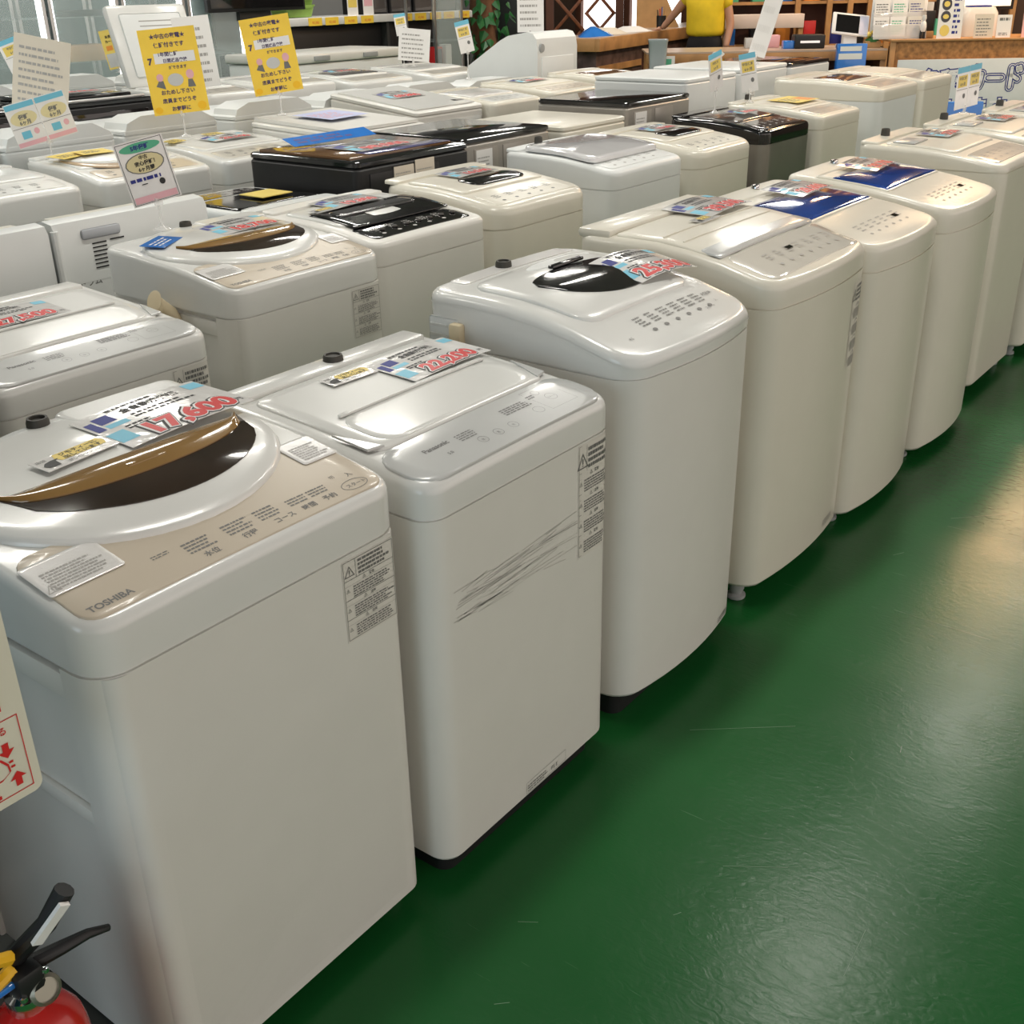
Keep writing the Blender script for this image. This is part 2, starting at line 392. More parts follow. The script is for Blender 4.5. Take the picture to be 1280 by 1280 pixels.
WALLW = mat('warm_wall', (.46, .38, .29), .8, var=.08, scale=2)
WALLG = mat('grey_wall', (.30, .31, .31), .8, var=.06, scale=2)
WALLD = mat('dark_brown_wall', (.085, .05, .035), .7, var=.2, scale=2)
struct('ceiling', MB().box(-13, 4, -4, 17, CEIL, CEIL + .1), CEILM)
struct('wall_near', MB().box(-13, 4, -4.1, -4, 0, CEIL), WALLG)
struct('wall_left', MB().box(-11.3, -11.2, -4, 17, 0, CEIL), WALLG)
# far wall with an opening for the window
m = MB(); m.box(-11.2, -9.9, 14.6, 14.7, 0, CEIL); m.box(-8.1, 4.0, 14.6, 14.7, 0, CEIL); m.box(-9.9, -8.1, 14.6, 14.7, 0, .8); m.box(-9.9, -8.1, 14.6, 14.7, 2.2, CEIL)
struct('wall_far', m, WALLD)
WINL = mat('daylit_window_glass', (1.0, .98, .94), .2, emit=2.2, var=.06, scale=1.5)
wn = MB().box(-9.9, -8.1, 14.64, 14.66, .8, 2.2).build('window_1', WINL); wn['kind'] = 'structure'
for k, x in enumerate((-9.87, -9.05, -8.13)): MB().box(x - .05, x + .05, 14.56, 14.64, .8, 2.2, .008).build('window_mullion', WOODD, wn)
# ceiling lamps
for i, (lx, ly) in enumerate(LAMPS):
    where = ('over the showcases', 'over the middle rows', 'over the front row', 'over the aisle')[i // 5]; nth = ('behind the camera', 'first in view', 'second', 'third', 'nearest the far wall', 'last')[i % 5]
    t = thing('ceiling_lamp', 'white tube ceiling lamp %s, %s of its line' % (where, nth), 'lamp', (lx, ly, CEIL), 0, 'ceiling lamps')
    MB().box(-.15, .15, -.62, .62, -.07, -.002, .01).build('housing', PAPER, t)
    MB().box(-.11, .11, -.575, .575, -.085, -.07, .004).build('diffuser', mat('lamp_diffuser', (1, .97, .9), .4, emit=3.0), t)
struct('added_shade_pillar', MB().box(-3.0, -1.36, -.45, .12, 0, CEIL, .01), mat('dark_grey_pillar', (.055, .06, .06), .7))  # out-of-view pillar, added to shade the left side of the first machine
for k, (lx, ly) in enumerate(((-2.3, 11.5), (-4.6, 12.9))):
    t = thing('pendant_lamp', ('right', 'left')[k] + ' warm pendant lamp hanging above the counters', 'lamp', (lx, ly, CEIL - .4), 0)
    MB().lathe([(.30, 0), (.22, .12), (.06, .2), (.03, .22)], (0, 0, 0), 24).build('shade', WOODD, t); MB().tube([(0, 0, .2), (0, 0, .4)], .008, 6).build('cable', DARK, t)
wn = MB().box(-4.5, 1.5, -3.99, -3.96, .6, 2.8).build('window_2', mat('daylit_shopfront', (.72, .88, 1.0), .2, emit=.8)); wn['kind'] = 'structure'
for x in (-4.5, -3, -1.5, 0, 1.5): MB().box(x - .04, x + .04, -3.97, -3.92, .6, 2.8, .006).build('window_mullion', ALU, wn)
# grey area of the floor beside the first machine
struct('floor_grey_area', MB().box(-3.2, -1.2, -.5, 1.2, 0, .004), GREYF)

R = random.Random(21); sp = []
for k in range(34):
    x = R.uniform(-1.0, .2); y = R.uniform(1.0, 3.6); L_ = R.uniform(.01, .05) if k > 9 else R.uniform(.12, .35); a = R.uniform(-.6, .6) + (1.2 if k % 3 else 0)
    th = R.uniform(.0006, .0012); dx, dy = math.cos(a) * L_, math.sin(a) * L_
    o = link('floor_scratch', [(x, y, .0006), (x + dx, y + dy, .0006), (x + dx - dy * th / L_, y + dy + dx * th / L_, .0006), (x - dy * th / L_, y + dx * th / L_, .0006)], [(0, 1, 2, 3)], mat('pale_scratch', (.16, .30, .17), .5), bpy.data.objects['floor'])

# ------------------------------------------------------------------ model: champagne panel, bronze half moon window
def model_bronze(name, label, loc, rz, full=True):
    w, d = .585, .585
    t, zf = shell(name, label, loc, rz, w, d, .815, [(0, .893), (.12, .907), (.35, .93), (.8, .948), (1, .95)], rc=.055, fil=.016, recess=True, z0=.045)
    patch('control_panel', rrect(.10, .277, -.277, .277, .03), zf, .0025, BEIGE, t, .004)
    patch('rear_deck', rrect(-.288, -.205, .035, .286, .02), zf, .014, WTOP, t, .02, bev=.008)
    lid = patch('lid', ellipse(-.045, 0, .235, .272), zf, .010, WTOP, t, .014, dome=.010, bev=.008)
    zl = lambda x, y: zf(x, y) + .010 + .010 * max(0, 1 - ((x + .045) / .235) ** 2 - (y / .272) ** 2)
    n = 25; cy = .022; A = []; B = []; Bm = []
    for i in range(n):
        y = cy - .222 + .444 * i / (n - 1); q = math.sqrt(max(0, 1 - ((y - cy) / .222) ** 2))
        A.append((-.050 + .02 * q, y)); B.append((-.045 + .168 * q, y)); Bm.append((-.05 + .092 * q, y))
    wdw = strip('lid_window', A, B, zl, .0012, mat('dark_inside', (.03, .018, .012), .05, coat=.8, var=.3), lid, 6, .003)
    strip('lid_handle', A, Bm, zl, .003, BROWN, lid, 8, .004, .004)
    p = MB().box(-.012, .02, -.02, .05, zl(0, 0) + .002, zl(0, 0) + .006, .002); p.build('latch', BROWN, lid)
    knob(t, -.262, .0, zf(-.26, 0), .019, .026)
    if full:
        p = P2(); P_ = topmap(zf, .0029)
        p.text('TOSHIBA', -.262, -.262, .0165, .025)
        for s_, u in (('水位', -.075), ('行程', -.005), ('コース', .055), ('時間', .112), ('予約', .155)):
            p.text(s_, u, -.262, .0135, .015)
            p.lines(u - .012, -.244, u + .036, -.214, 4, .45, int(u * 1000) + 200, .004) if u < .1 else p.lines(u - .01, -.242, u + .03, -.222, 3, .45, 5, .004)
        p.text('入', .232, -.232, .013, .01).text('切', .205, -.222, .01).text('スタート', .208, -.2585, .0105, .01).ring(.226, -.254, .027, .0135, .0012)
        p.lines(-.135, -.222, -.1, -.212, 2, .4, 4, .004).text('5kg', .245, -.155, .012)
        p.build('panel_print', P_, INKG, t)
        st = patch('caution_sticker', rrect(.125, .205, -.28, -.165, .006), zf, .0045, CLEARST, t, .001, bev=.0004)
        P2().lines(-.265, -.195, -.175, -.15, 7, .45, 8, .0035).tri(-.268, -.198, .018, .2).build('print', topmap(zf, .0052), INKL, st)
        st = patch('caution_sticker', rrect(.09, .165, .205, .28, .006), zf, .0045, CLEARST, t, .001, bev=.0004)
        P2().lines(.215, -.155, .272, -.11, 7, .45, 9, .0035).build('print', topmap(zf, .0052), INKL, st)
    warning_label(t, d / 2, .145, .262, .655, .803, 3)
    return t
W1 = model_bronze('washing_machine', 'large white washing machine with bronze lid window nearest the camera', (-1.447, .905, 0), 0)
dup(W1, 'white washing machine with bronze lid window and cream hose elbow in second row', (-2.655, 2.15, 0))

# ------------------------------------------------------------------ model: pale grey glass panel, rounded lid
def model_grey(name, label, loc, rz):
    w, d = .572, .55
    t, zf = shell(name, label, loc, rz, w, d, .803, [(0, .868), (.2, .884), (.5, .9), (1, .916)], rc=.045, fil=.02, z0=.05, base='plinth')
    patch('control_panel', rrect(.135, .266, -.276, .276, .05), zf, .0025, GREYP, t, .005, bev=.003)
    lid = patch('lid', rrect(-.20, .132, -.25, .25, .03), zf, .006, WTOP, t, .01, bev=.005)
    patch('grip_recess', rrect(-.012, .126, -.215, .235, .05), zf, .0075, WTOP, lid, .004, dome=-.007, bev=.002)
    patch('grip_edge', rrect(-.018, -.008, -.20, .22, .004), zf, .012, WTOP, lid, .004, bev=.002)
    for s in (-1, 1):
        pts = [(.126, s * .228), (.03, s * .262), (.118, s * .262)]
        pts = pts if s > 0 else pts[::-1]
        patch('hinge_corner', pts, zf, .0085, GREYP, lid, .004, bev=.001)
    MB().box(-.272, -.207, -.26, .26, .90, .921, .006).build('rear_strip', WTOP, t)
    knob(t, -.24, .01, .918, .021, .016)
    p = P2()
    p.text('Panasonic', -.195, -.192, .0165, .03).text('5.0', -.165, -.222, .011, .01)
    for u in (-.075, -.03, .015): p.ring(u, -.225, .011, .011, .0008).text('水', u - .005, -.229, .009)
    p.lines(-.11, -.205, -.06, -.18, 4, .45, 5, .005).lines(.035, -.195, .12, -.17, 4, .55, 6, .006).lines(.125, -.18, .15, -.165, 2, .5, 7, .004)
    p.ring(.105, -.218, .013, .012, .0008).ring(.175, -.197, .014, .013, .0008).ring(.16, -.168, .01, .009, .0008).text('スタート', .163, -.2, .006)
    p.frame(.13, -.235, .215, -.15, .0006)
    p.build('panel_print', topmap(zf, .0029), INKG, t)
    warning_label(t, d / 2, .158, .272, .545, .795, 17, rows=4, w=w, rc=.045)
    p = P2(); p.frame(-.03, .062, .115, .09, .0007).lines(-.025, .066, .05, .085, 3, .4, 4, .005).text('PS E', .06, .068, .014)
    p.build('rating_print', frontmap(d / 2), INKG, t)
    return t
W2 = model_grey('washing_machine', 'white washing machine with pale grey glass panel and scratched front', (-1.405, 1.52, 0), 0)
# scratches across the front of this one machine
def scratches(t, x):
    R = random.Random(4); p = P2()
    for i in range(46):
        u = R.uniform(-.24, .06); L = R.uniform(.04, .2); v = .575 + R.random() * .075; th = R.uniform(.0005, .0016)
        a = R.uniform(-.01, .012); e = min(u + L, .155)
        p.poly([(u, v), (e, v + a), (e, v + a + th), (u, v + th)])
    p.build('scratch_marks', frontmap(x), mat('scratched_enamel', (.52, .505, .475), .5), t)
    p = P2()
    for i in range(20):
        u = R.uniform(-.24, .06); L = R.uniform(.02, .12); v = .58 + R.random() * .07; th = R.uniform(.0005, .001)
        p.poly([(u, v), (u + L, v + .003), (u + L, v + .003 + th), (u, v + th)])
    p.build('scratch_highlights', frontmap(x + .0003), mat('bright_scratch', (.82, .81, .78), .4), t)
G2 = dup(W2, 'white washing machine with pale panel in second row at left edge', (-2.475, 1.365, 0))
scratches(W2, .275)

# ------------------------------------------------------------------ model: bowed front, black lens window
def model_lens(name, label, loc, rz):
    w, d = .565, .57
    t, zf = shell(name, label, loc, rz, w, d, .868, [(0, .915), (.12, .936), (.3, .965), (.5, .985), (.75, .992), (1, .99)], rc=.06, bow=.035, fil=.02, z0=.065, base='plinth', crown=.006)
    rg = outline(w, d, .06, .035, -.0015)
    MB().loft([[(x, y, zf(x, y) - .026) for x, y in rg], [(x, y, zf(x, y) - .022) for x, y in rg]], cb=False, ct=False).build('trim_band', WTOP, t)
    lid = patch('lid', rrect(-.19, .145, -.225, .225, .05), zf, .006, WTOP, t, .01, dome=.006, bev=.004)
    zl = lambda x, y: zf(x, y) + .006 + .005 * max(0, 1 - ((x + .02) / .17) ** 2 - (y / .225) ** 2)
    n = 25; A = []; B = []
    for i in range(n):
        s = -1 + 2 * i / (n - 1); y = .195 * s + .045; q = math.sqrt(max(0, 1 - s * s))
        A.append((-.055 - .055 * q ** .7 + .01, y)); B.append((-.045 + .14 * q, y))
    wdw = strip('lid_window', A, B, zl, .003, BLACK, lid, 8, .003, .002)
    MB().box(-.112, -.095, -.02, .11, zl(-.1, 0) + .003, zl(-.1, 0) + .012, .003).build('lid_grip', BLACK, lid)
    patch('hinge_dish', ellipse(-.15, .08, .03, .13), zl, .0015, WBLUE, lid, .002, dome=-.001)
    patch('rear_film', rrect(-.27, -.215, -.20, .24, .01), zf, .002, CLEARST, t, .001)
    knob(t, -.245, -.02, .988, .02, .02)
    p = P2()
    for k in range(6):
        u = -.10 + .05 * k; p.lines(u - .015, -.215, u + .02, -.175, 4, .4, 20 + k, .005).disc(u, -.235, .008, .005)
    p.text('AQUA', .18, -.20, .0155, .02).text('入', .185, -.232, .012).text('スタート', .12, -.245, .011).text('4.5', -.2, -.235, .012)
    p.build('panel_print', topmap(zf, .0015), INKG, t)
    p = P2().lines(.155, .08, .255, .098, 3, .45, 4, .005).text('PS E', .2, .088, .012)
    p.build('rating_print', frontmap(d / 2, .035, w, .06), INKG, t)
    # hose elbow in a side recess
    MB().box(-.262, -.175, -w / 2 - .003, -w / 2 + .004, .845, .93, .006).build('side_recess', WBLUE, t)
    for z in (.862, .885, .908): MB().box(-.258, -.205, -w / 2 - .005, -w / 2, z, z + .006).build('recess_slat', WTOP, t)
    MB().box(-.19, -.155, -w / 2 - .022, -w / 2 + .002, .85, .925, .008).build('hose_clip', BISC, t)
    return t
W3 = model_lens('washing_machine', 'white washing machine with black curved lid window and black plinth', (-1.425, 2.165, 0), 0)

# ------------------------------------------------------------------ model: bowed front, folding lid with grey band
def model_fold(name, label, loc, rz):
    w, d = .63, .60
    t, zf = shell(name, label, loc, rz, w, d, .865, [(0, .932), (.12, .948), (.3, .978), (.55, .998), (1, 1.0)], rc=.055, bow=.03, fil=.022, z0=.06, crown=.004, body=CREAM, top=CREAM)
    lid = patch('lid', rrect(-.185, .105, -.29, .29, .015), zf, .005, CREAM, t, .008, bev=.004)
    patch('lid_band', rrect(.075, .135, -.288, .288, .008), zf, .0065, GREYP, lid, .006, bev=.003)
    for x in (-.05, .01): patch('lid_ridge', rrect(x - .003, x + .003, -.26, .26, .002), zf, .008, CREAM, lid, .004, bev=.001)
    patch('film', rrect(.14, .285, -.27, .28, .02), zf, .002, mat('cream_gloss_film', (.70, .67, .60), .12, coat=.6), t, .001)
    MB().box(-.296, -.19, -.305, .305, .985, 1.012, .009).build('rear_cover', CREAM, t)
    p = P2()
    for k in range(7):
        u = -.16 + .06 * k; p.lines(u, -.215, u + .035, -.18, 3, .35, 30 + k, .006).disc(u + .01, -.245, .008, .005)
    p.build('panel_print', topmap(zf, .0045), INKL, t)
    p = P2().rect(-.03, -.205, .005, -.192); p.build('display', topmap(zf, .0048), BLACK, t)
    warning_label(t, d / 2, .185, .295, .575, .835, 23, m=mat('clear_film_label', (.66, .63, .56), .4), bow=.03, w=w, rows=4, rc=.055)
    p = P2().lines(.13, .09, .22, .115, 4, .45, 4, .006); p.build('rating_print', frontmap(d / 2, .03, w), INKL, t)
    return t
W4 = model_fold('washing_machine', 'wide cream white washing machine with grey band across its folding lid', (-1.44, 2.87, 0), 0)

# ------------------------------------------------------------------ model: blue glass lid
def model_blue(name, label, loc, rz):
    w, d = .585, .59
    t, zf = shell(name, label, loc, rz, w, d, .832, [(0, .908), (.2, .935), (.5, .962), (.75, .975), (1, .985)], rc=.05, bow=.035, fil=.02, z0=.04, crown=.003, body=CREAM, top=CREAM)
    lid = patch('lid', rrect(-.19, .08, -.262, .262, .012), zf, .005, CREAM, t, .008, bev=.003)
    patch('lid_glass', rrect(-.13, .072, -.255, .255, .008), zf, .0065, BLUEG, lid, .004, dome=.010, bev=.002)
    knob(t, -.25, .05, .984, .014, .012, CHROME)
    p = P2()
    for k in range(6):
        u = -.17 + .06 * k; p.lines(u, -.215, u + .035, -.17, 3, .35, 40 + k, .006).disc(u + .01, -.24, .008, .005)
    p.build('panel_print', topmap(zf, .0012), INKL, t)
    P2().rect(.10, -.215, .135, -.198).build('display', topmap(zf, .0016), BLACK, t)
    return t
W5 = model_blue('washing_machine', 'white washing machine with blue glass lid, nearer of the two', (-1.425, 3.49, 0), 0)
W6 = dup(W5, 'white washing machine with blue glass lid, farther of the two', (-1.425, 4.155, 0))

# ------------------------------------------------------------------ model: flat squared white top
def model_flat(name, label, loc, rz, w=.6, d=.6, zb=.885, zt=.985, body=None, top=None, panel=None, win=None, cap=True, frontz=None, fil=.02, lidm=None, rc=.05, label_front=False):
    top = top or CREAM; zf0 = frontz or zt - .055
    t, zf = shell(name, label, loc, rz, w, d, zb, [(0, zf0), (.2, zf0 + (zt - zf0) * .4), (.5, zf0 + (zt - zf0) * .85), (1, zt)], rc=rc, fil=fil, z0=.05, body=body or CREAM, top=top)
    lid = patch('lid', rrect(-d * .33, d * .16, -w * .43, w * .43, .03), zf, .006, lidm or top, t, .01, bev=.004)
    if win is not None:
        patch('lid_window', rrect(-d * .2, d * .12, -w * .33, w * .33, .03), zf, .0075, win, lid, .003, dome=.003)
    patch('control_panel', rrect(d * .22, d * .43, -w * .42, w * .42, .02), zf, .002, panel or PWARM, t, .003)
    p = P2()
    for k in range(5):
        u = -w * .32 + w * .13 * k; p.lines(u, -d * .33, u + .035, -d * .27, 3, .4, 50 + k, .006).disc(u + .01, -d * .38, .009, .006)
    p.build('panel_print', topmap(zf, .0026), INKG if (panel is None or panel in (GREYP, BEIGE, WTOP, CREAM, PWARM)) else INKL, t)
    patch('rear_deck', rrect(-d / 2 + .008, -d * .36, -w * .47, w * .47, .015), zf, .008, top, t, .012, bev=.004)
    if cap: knob(t, -d * .44, -w * .12, zt + .006, .018, .03)
    if label_front: warning_label(t, d / 2, w * .2, w * .42, zb - .2, zb - .03, 61)
    return t
W7 = model_flat('washing_machine', 'tall cream white washing machine behind the farther blue lidded one', (-1.47, 4.96, 0), 0, zb=.92, zt=1.0, rc=.06)
MB().box(-.17, -.08, -.24, -.08, 1.0, 1.006, .002).build('price_pad', GREYP, W7)
dup(W7, 'cream white washing machine with dark inlet cap second from the front row end', (-1.45, 5.66, 0))
dup(W7, 'last cream white washing machine of the front row, before the blue sign', (-1.40, 6.38, 0))

# ------------------------------------------------------------------ second row
B3 = model_flat('washing_machine', 'white washing machine with black glossy lid and black control strip', (-2.69, 2.745, 0), 0, w=.56, d=.55, zb=.83, zt=.945, frontz=.902, body=WHITE, top=WHITE, panel=BLACK, lidm=WTOP, cap=False, fil=.016)
zfb = make_zf(.55, [(0, .902), (.2, .9192), (.5, .9386), (1, .945)])
patch('black_lid_glass', rrect(-.085, .13, -.22, .245, .015), zfb, .0085, BLACK, B3, .004, dome=-.003)
patch('lid_grip', rrect(-.05, .02, -.17, .2, .02), zfb, .0105, mat('dark_grip', (.05, .05, .05), .1, coat=.5), B3, .004)
for k in range(7): MB().lathe([(.011, 0), (.011, .003), (.009, .0045)], (.18, -.15 + k * .058, zfb(.18, 0) + .002), 12).build('panel_button', SMOKE, B3)
B4 = model_flat('washing_machine', 'cream white washing machine with small dark lid window behind black lidded one', (-2.72, 3.40, 0), 0, w=.58, d=.58, zb=.83, zt=.955, frontz=.905, fil=.03, rc=.09, cap=False, panel=CREAM)
zb4 = make_zf(.58, [(0, .905), (.2, .925), (.5, .9475), (1, .955)])
patch('lid_window', rrect(-.06, .06, -.13, .19, .05), zb4, .009, BLACK, B4, .003, dome=.004)
dup(B4, 'cream white washing machine with small dark window beyond the clear gloss lid', (-2.80, 4.98, 0))
B5 = model_flat('washing_machine', 'cool white washing machine with raised clear glossy lid in second row', (-2.80, 4.27, 0), 0, w=.60, d=.58, zb=.84, zt=.965, frontz=.912, body=WBLUE, top=WBLUE, panel=WBLUE, cap=True, rc=.06)
zb5 = make_zf(.58, [(0, .912), (.2, .933), (.5, .957), (1, .965)])
patch('gloss_lid', rrect(-.2, .17, -.27, .27, .04), zb5, .024, CLEARL, B5, .02, dome=.006, bev=.008)
B7 = model_flat('washing_machine', 'dark stainless washing machine with black top in second row', (-2.87, 5.82, 0), 0, w=.58, d=.58, zb=.845, zt=.955, frontz=.91, body=STEEL, top=BLACK, panel=SMOKE, lidm=SMOKE, cap=False, rc=.06)
B8 = model_flat('washing_machine', 'white washing machine with orange printed sheet beside dark stainless one', (-2.86, 6.48, 0), 0, w=.6, d=.6, zb=.85, zt=.965, frontz=.92, rc=.05)
B9 = model_flat('washing_machine', 'tall white washing machine with dark lid window near the wooden counter', (-2.90, 7.35, 0), 0, w=.68, d=.72, zb=.93, zt=1.04, frontz=1.0, body=WBLUE, win=SMOKE, cap=False, rc=.06)
B10 = model_flat('washing_machine', 'last white washing machine of the second row beside the counter sign', (-2.88, 8.06, 0), 0, w=.62, d=.68, zb=.94, zt=1.035, frontz=1.0, cap=False, rc=.05)

# hose elbow beside the bronze windowed machine of the second row
t = thing('hose_elbow', 'yellowed plastic hose elbow hanging on second row machine side', 'hose fitting', (-2.62, 1.815, .80))
MB().tube([(0, .045, -.05), (0, .02, 0), (-.005, -.015, .035)], .024, 14).build('pipe', BISC, t)
fixn(MB().loft([[(r * math.cos(2 * PI * j / 16) - .005, -.02 + r * .4 * math.sin(2 * PI * j / 16), z + r * .9 * math.sin(2 * PI * j / 16)) for j in range(16)] for r, z in ((.03, .02), (.031, .045), (.022, .047))]).build('collar', BISC, t))

# ------------------------------------------------------------------ front loading machines seen from behind (third row)
def drum(name, label, loc, rz, w=.64, d=.6, h=1.0, body=WHITE, top=None, sheets=1, cord=True, slope=0.0, group='front loading washing machines', emboss=True, ctl=None):
    t = thing(name, label, 'washing machine', loc, rz, group)
    o = outline(w, d, .03); oi = outline(w, d, .03, 0, .01)
    zt = lambda x: h - slope * (x + d / 2) / d
    MB().loft([[(x, y, .03) for x, y in oi], [(x, y, .045) for x, y in o], [(x, y, zt(x) - .035) for x, y in o], [(x, y, zt(x) - .024) for x, y in oi]]).build('cabinet', body, t)
    tm = top or body
    MB().loft([[(x, y, zt(x) - .024) for x, y in oi], [(x, y, zt(x) - .02) for x, y in o], [(x, y, zt(x) - .006) for x, y in o], [(x, y, zt(x)) for x, y in oi]]).build('top_panel', tm, t)
    # door on the front side
    R = MB(); n = 28
    def ring(r, x): return [(x, r * math.cos(2 * PI * j / n), .55 + r * math.sin(2 * PI * j / n)) for j in range(n)]
    dr = R.loft([ring(.235, d / 2 - .01), ring(.235, d / 2 + .025), ring(.2, d / 2 + .045), ring(.17, d / 2 + .04)]).build('door', GREYP, t)
    MB().loft([ring(.17, d / 2 + .03), ring(.165, d / 2 + .042), ring(.1, d / 2 + .055)]).build('door_glass', SMOKE, dr)
    MB().box(d / 2 - .002, d / 2 + .006, -w * .42, w * .42, h - slope - .16, h - slope - .06, .003).build('control_panel', ctl or BLACK, t)
    xb = -d / 2
    if emboss:
        for (y0, y1, z0, z1) in ((-w * .2, w * .08, h - .19, h - .05), (w * .14, w * .4, h - .19, h - .05)):
            MB().box(xb - .004, xb + .002, y0, y1, z0, z1, .002).build('back_emboss', body, t)
    for k in range(sheets):
        y = (w * .30 if sheets == 1 else w * .12) - k * .125
        s = MB().box(xb - .0068, xb - .0042, y - .058, y + .058, h - (.20 if sheets == 1 else .155) + .012 * k, h - (.055 if sheets == 1 else .04) + .012 * k).build('paper_sheet', TANPAP if body is BLACKM else PAPER, t)
        P2().lines(-.05, -.06, .05, .05, 7, .35, 70 + k, .006).build('print', lambda a, b: (xb - .0073, y - a, h - (.127 if sheets == 1 else .095) + b * (1 if sheets == 1 else .75)), INKL, s)
    if cord:
        y = w * .30
        MB().tube([(xb - .012, y - .01 + .022 * math.cos(a), h - .23 + .05 * math.sin(a)) for a in [2 * PI * q / 12 for q in range(13)]], .005, 6).build('power_cord', PAPER, t)
        MB().tube([(xb - .018, y + .022 + .018 * math.cos(a), h - .235 + .045 * math.sin(a)) for a in [2 * PI * q / 12 for q in range(13)]], .005, 6).build('power_cord', PAPER, t)
    for sx in (-1, 1):
        for sy in (-1, 1): MB().lathe([(.025, 0), (.025, .012), (.014, .014), (.014, .034)], (sx * (d / 2 - .07), sy * (w / 2 - .07), 0), 12).build('foot', DARK, t)
    return t
C0 = model_flat('washing_machine', 'white rounded washing machine at left edge behind the second row', (-3.18, .96, 0), PI, w=.56, d=.56, zb=.84, zt=.93, frontz=.90, rc=.08, fil=.03, top=WBLUE, body=WBLUE, cap=False)
Ca = drum('washing_machine', 'smooth white back of front loading machine at left edge, third row', (-3.46, 1.545, 0), PI, w=.56, d=.62, h=.87, body=WBLUE, sheets=0, cord=False, emboss=False)
Cb = drum('washing_machine', 'white machine back with black vent slots and grey handle bar', (-3.46, 2.13, 0), PI, w=.57, d=.62, h=.87, body=WBLUE, sheets=0, cord=False, emboss=False)
for o_, w_ in ((Ca, .56), (Cb, .57)):
    MB().prism([(-.311, .80), (-.311, .965), (-.298, .988), (-.25, .995), (-.18, .975), (-.16, .86), (-.16, .80)], -w_ / 2, w_ / 2).build('console', WBLUE, o_)
    MB().box(-.245, -.19, -w_ * .42, w_ * .42, .984, .99, .002).build('console_trim', CREAM, o_)
MB().box(-.322, -.305, .06, .20, .93, .962, .010).build('grey_handle', mat('bluish_grey_plastic', (.42, .44, .47), .4), Cb)
for k in range(7): MB().box(-.3135, -.309, .115, .165, .912 - k * .0125, .916 - k * .0125).build('vent_slot', BLACKM, Cb)
MB().box(-.3135, -.309, .05, .10, .915, .919).build('vent_slot', BLACKM, Cb)
MB().tube([(-.31, .285, .03), (-.315, .285, .5), (-.31, .285, .97)], .012, 8).build('corner_bead', WBLUE, Cb)
P2().text('ドラム', -.235, .79, .028, .02).build('back_print', lambda a, b: (-.3105, -a, b), INKG, Cb)
Cc = model_flat('washing_machine', 'small white washing machine with black top and yellow tag, third row', (-3.40, 2.81, 0), PI, w=.46, d=.54, zb=.84, zt=.905, frontz=.90, body=WBLUE, top=WBLUE, lidm=BLACK, panel=BLACK, cap=False)
MB().box(-.10, .03, -.13, .02, .917, .92).build('yellow_tag', YELT, Cc)
Cd = drum('washing_machine', 'black front loading washing machine with brown top and two paper sheets', (-3.42, 3.44, 0), PI, w=.68, d=.62, h=1.018, body=BLACKM, top=BLACK, sheets=2)
MB().box(-.25, .27, -.29, .31, 1.015, 1.028, .004).build('lid', mat('brown_mirror_top', (.16, .085, .04), .1, coat=.7), Cd)
MB().box(-.25, -.17, -.28, .2, 1.0285, 1.030, .0005).build('violet_strip', mat('violet_film', (.13, .13, .3), .15, coat=.5), Cd)
Ce = drum('washing_machine', 'silver front loading washing machine back beside the black one', (-3.58, 4.28, 0), PI, w=.66, d=.6, h=1.0, body=SILVER, top=BLACK, sheets=1)
Cf = drum('washing_machine', 'low cream machine back between two silver ones', (-3.54, 4.95, 0), PI, w=.58, d=.6, h=.985, body=CREAM, sheets=0, cord=False, emboss=False)
P2().text('日本製', -.19, .90, .022, .02).build('back_print', lambda a, b: (-.301, -a, b), INKL, Cf)
Cg = drum('washing_machine', 'silver front loading washing machine back nearest the counter', (-3.62, 5.72, 0), PI, w=.70, d=.6, h=1.03, body=SILVER, top=BLACK, sheets=1)
Ch = drum('washing_machine', 'tall pale machine back left of hanging white sign', (-3.75, 6.52, 0), PI, w=.66, d=.66, h=1.09, body=WBLUE, sheets=0, cord=False, emboss=False)
drum('washing_machine', 'tall pale machine back under hanging white sign', (-3.75, 7.25, 0), PI, w=.7, d=.66, h=1.10, body=WBLUE, sheets=1, cord=False, emboss=False)

# ------------------------------------------------------------------ fourth row
D1 = model_flat('washing_machine', 'white washing machine with glossy bubbled lid at left edge, fourth row', (-4.50, 2.36, 0), 0, w=.57, d=.56, zb=.80, zt=.95, frontz=.905, top=WTOP, body=WHITE, panel=WTOP, cap=False)
D2 = model_flat('washing_machine', 'white washing machine with tan lid rim and yellow papers, fourth row', (-4.54, 3.04, 0), 0, w=.59, d=.58, zb=.80, zt=.955, frontz=.90, panel=BEIGE, cap=False, label_front=True, body=WHITE, top=WTOP)
zd2 = make_zf(.58, [(0, .90), (.2, .922), (.5, .9468), (1, .955)])
patch('lid_rim', ellipse(-.03, 0, .2, .25), zd2, .010, TAN, D2, .006, bev=.003)
patch('lid_dome', ellipse(-.055, 0, .165, .235), zd2, .014, WTOP, D2, .006, dome=.014)
D3 = model_flat('washing_machine', 'white washing machine with red price card behind tan rimmed one', (-4.54, 3.68, 0), 0, w=.57, d=.58, zb=.80, zt=.955, frontz=.905, cap=False, label_front=True, body=WHITE, top=WTOP)
D4 = drum('washing_machine', 'pale grey square machine with blue leaflet on raised lid, fourth row', (-4.40, 4.285, 0), 0, w=.62, d=.68, h=1.0, body=WHITE, sheets=0, cord=False, slope=.03, group='fourth row boxy machines', ctl=WTOP)
MB().prism([(-.33, 1.0), (.30, .975), (.30, .99), (-.33, 1.02)], -.28, .28).build('lid', WHITE, D4)
D5 = drum('washing_machine', 'glossy white sloped top machine with red price card, fourth row', (-4.68, 5.12, 0), 0, w=.60, d=.68, h=1.06, body=WHITE, sheets=0, cord=False, slope=.075, group='fourth row boxy machines', ctl=WTOP)
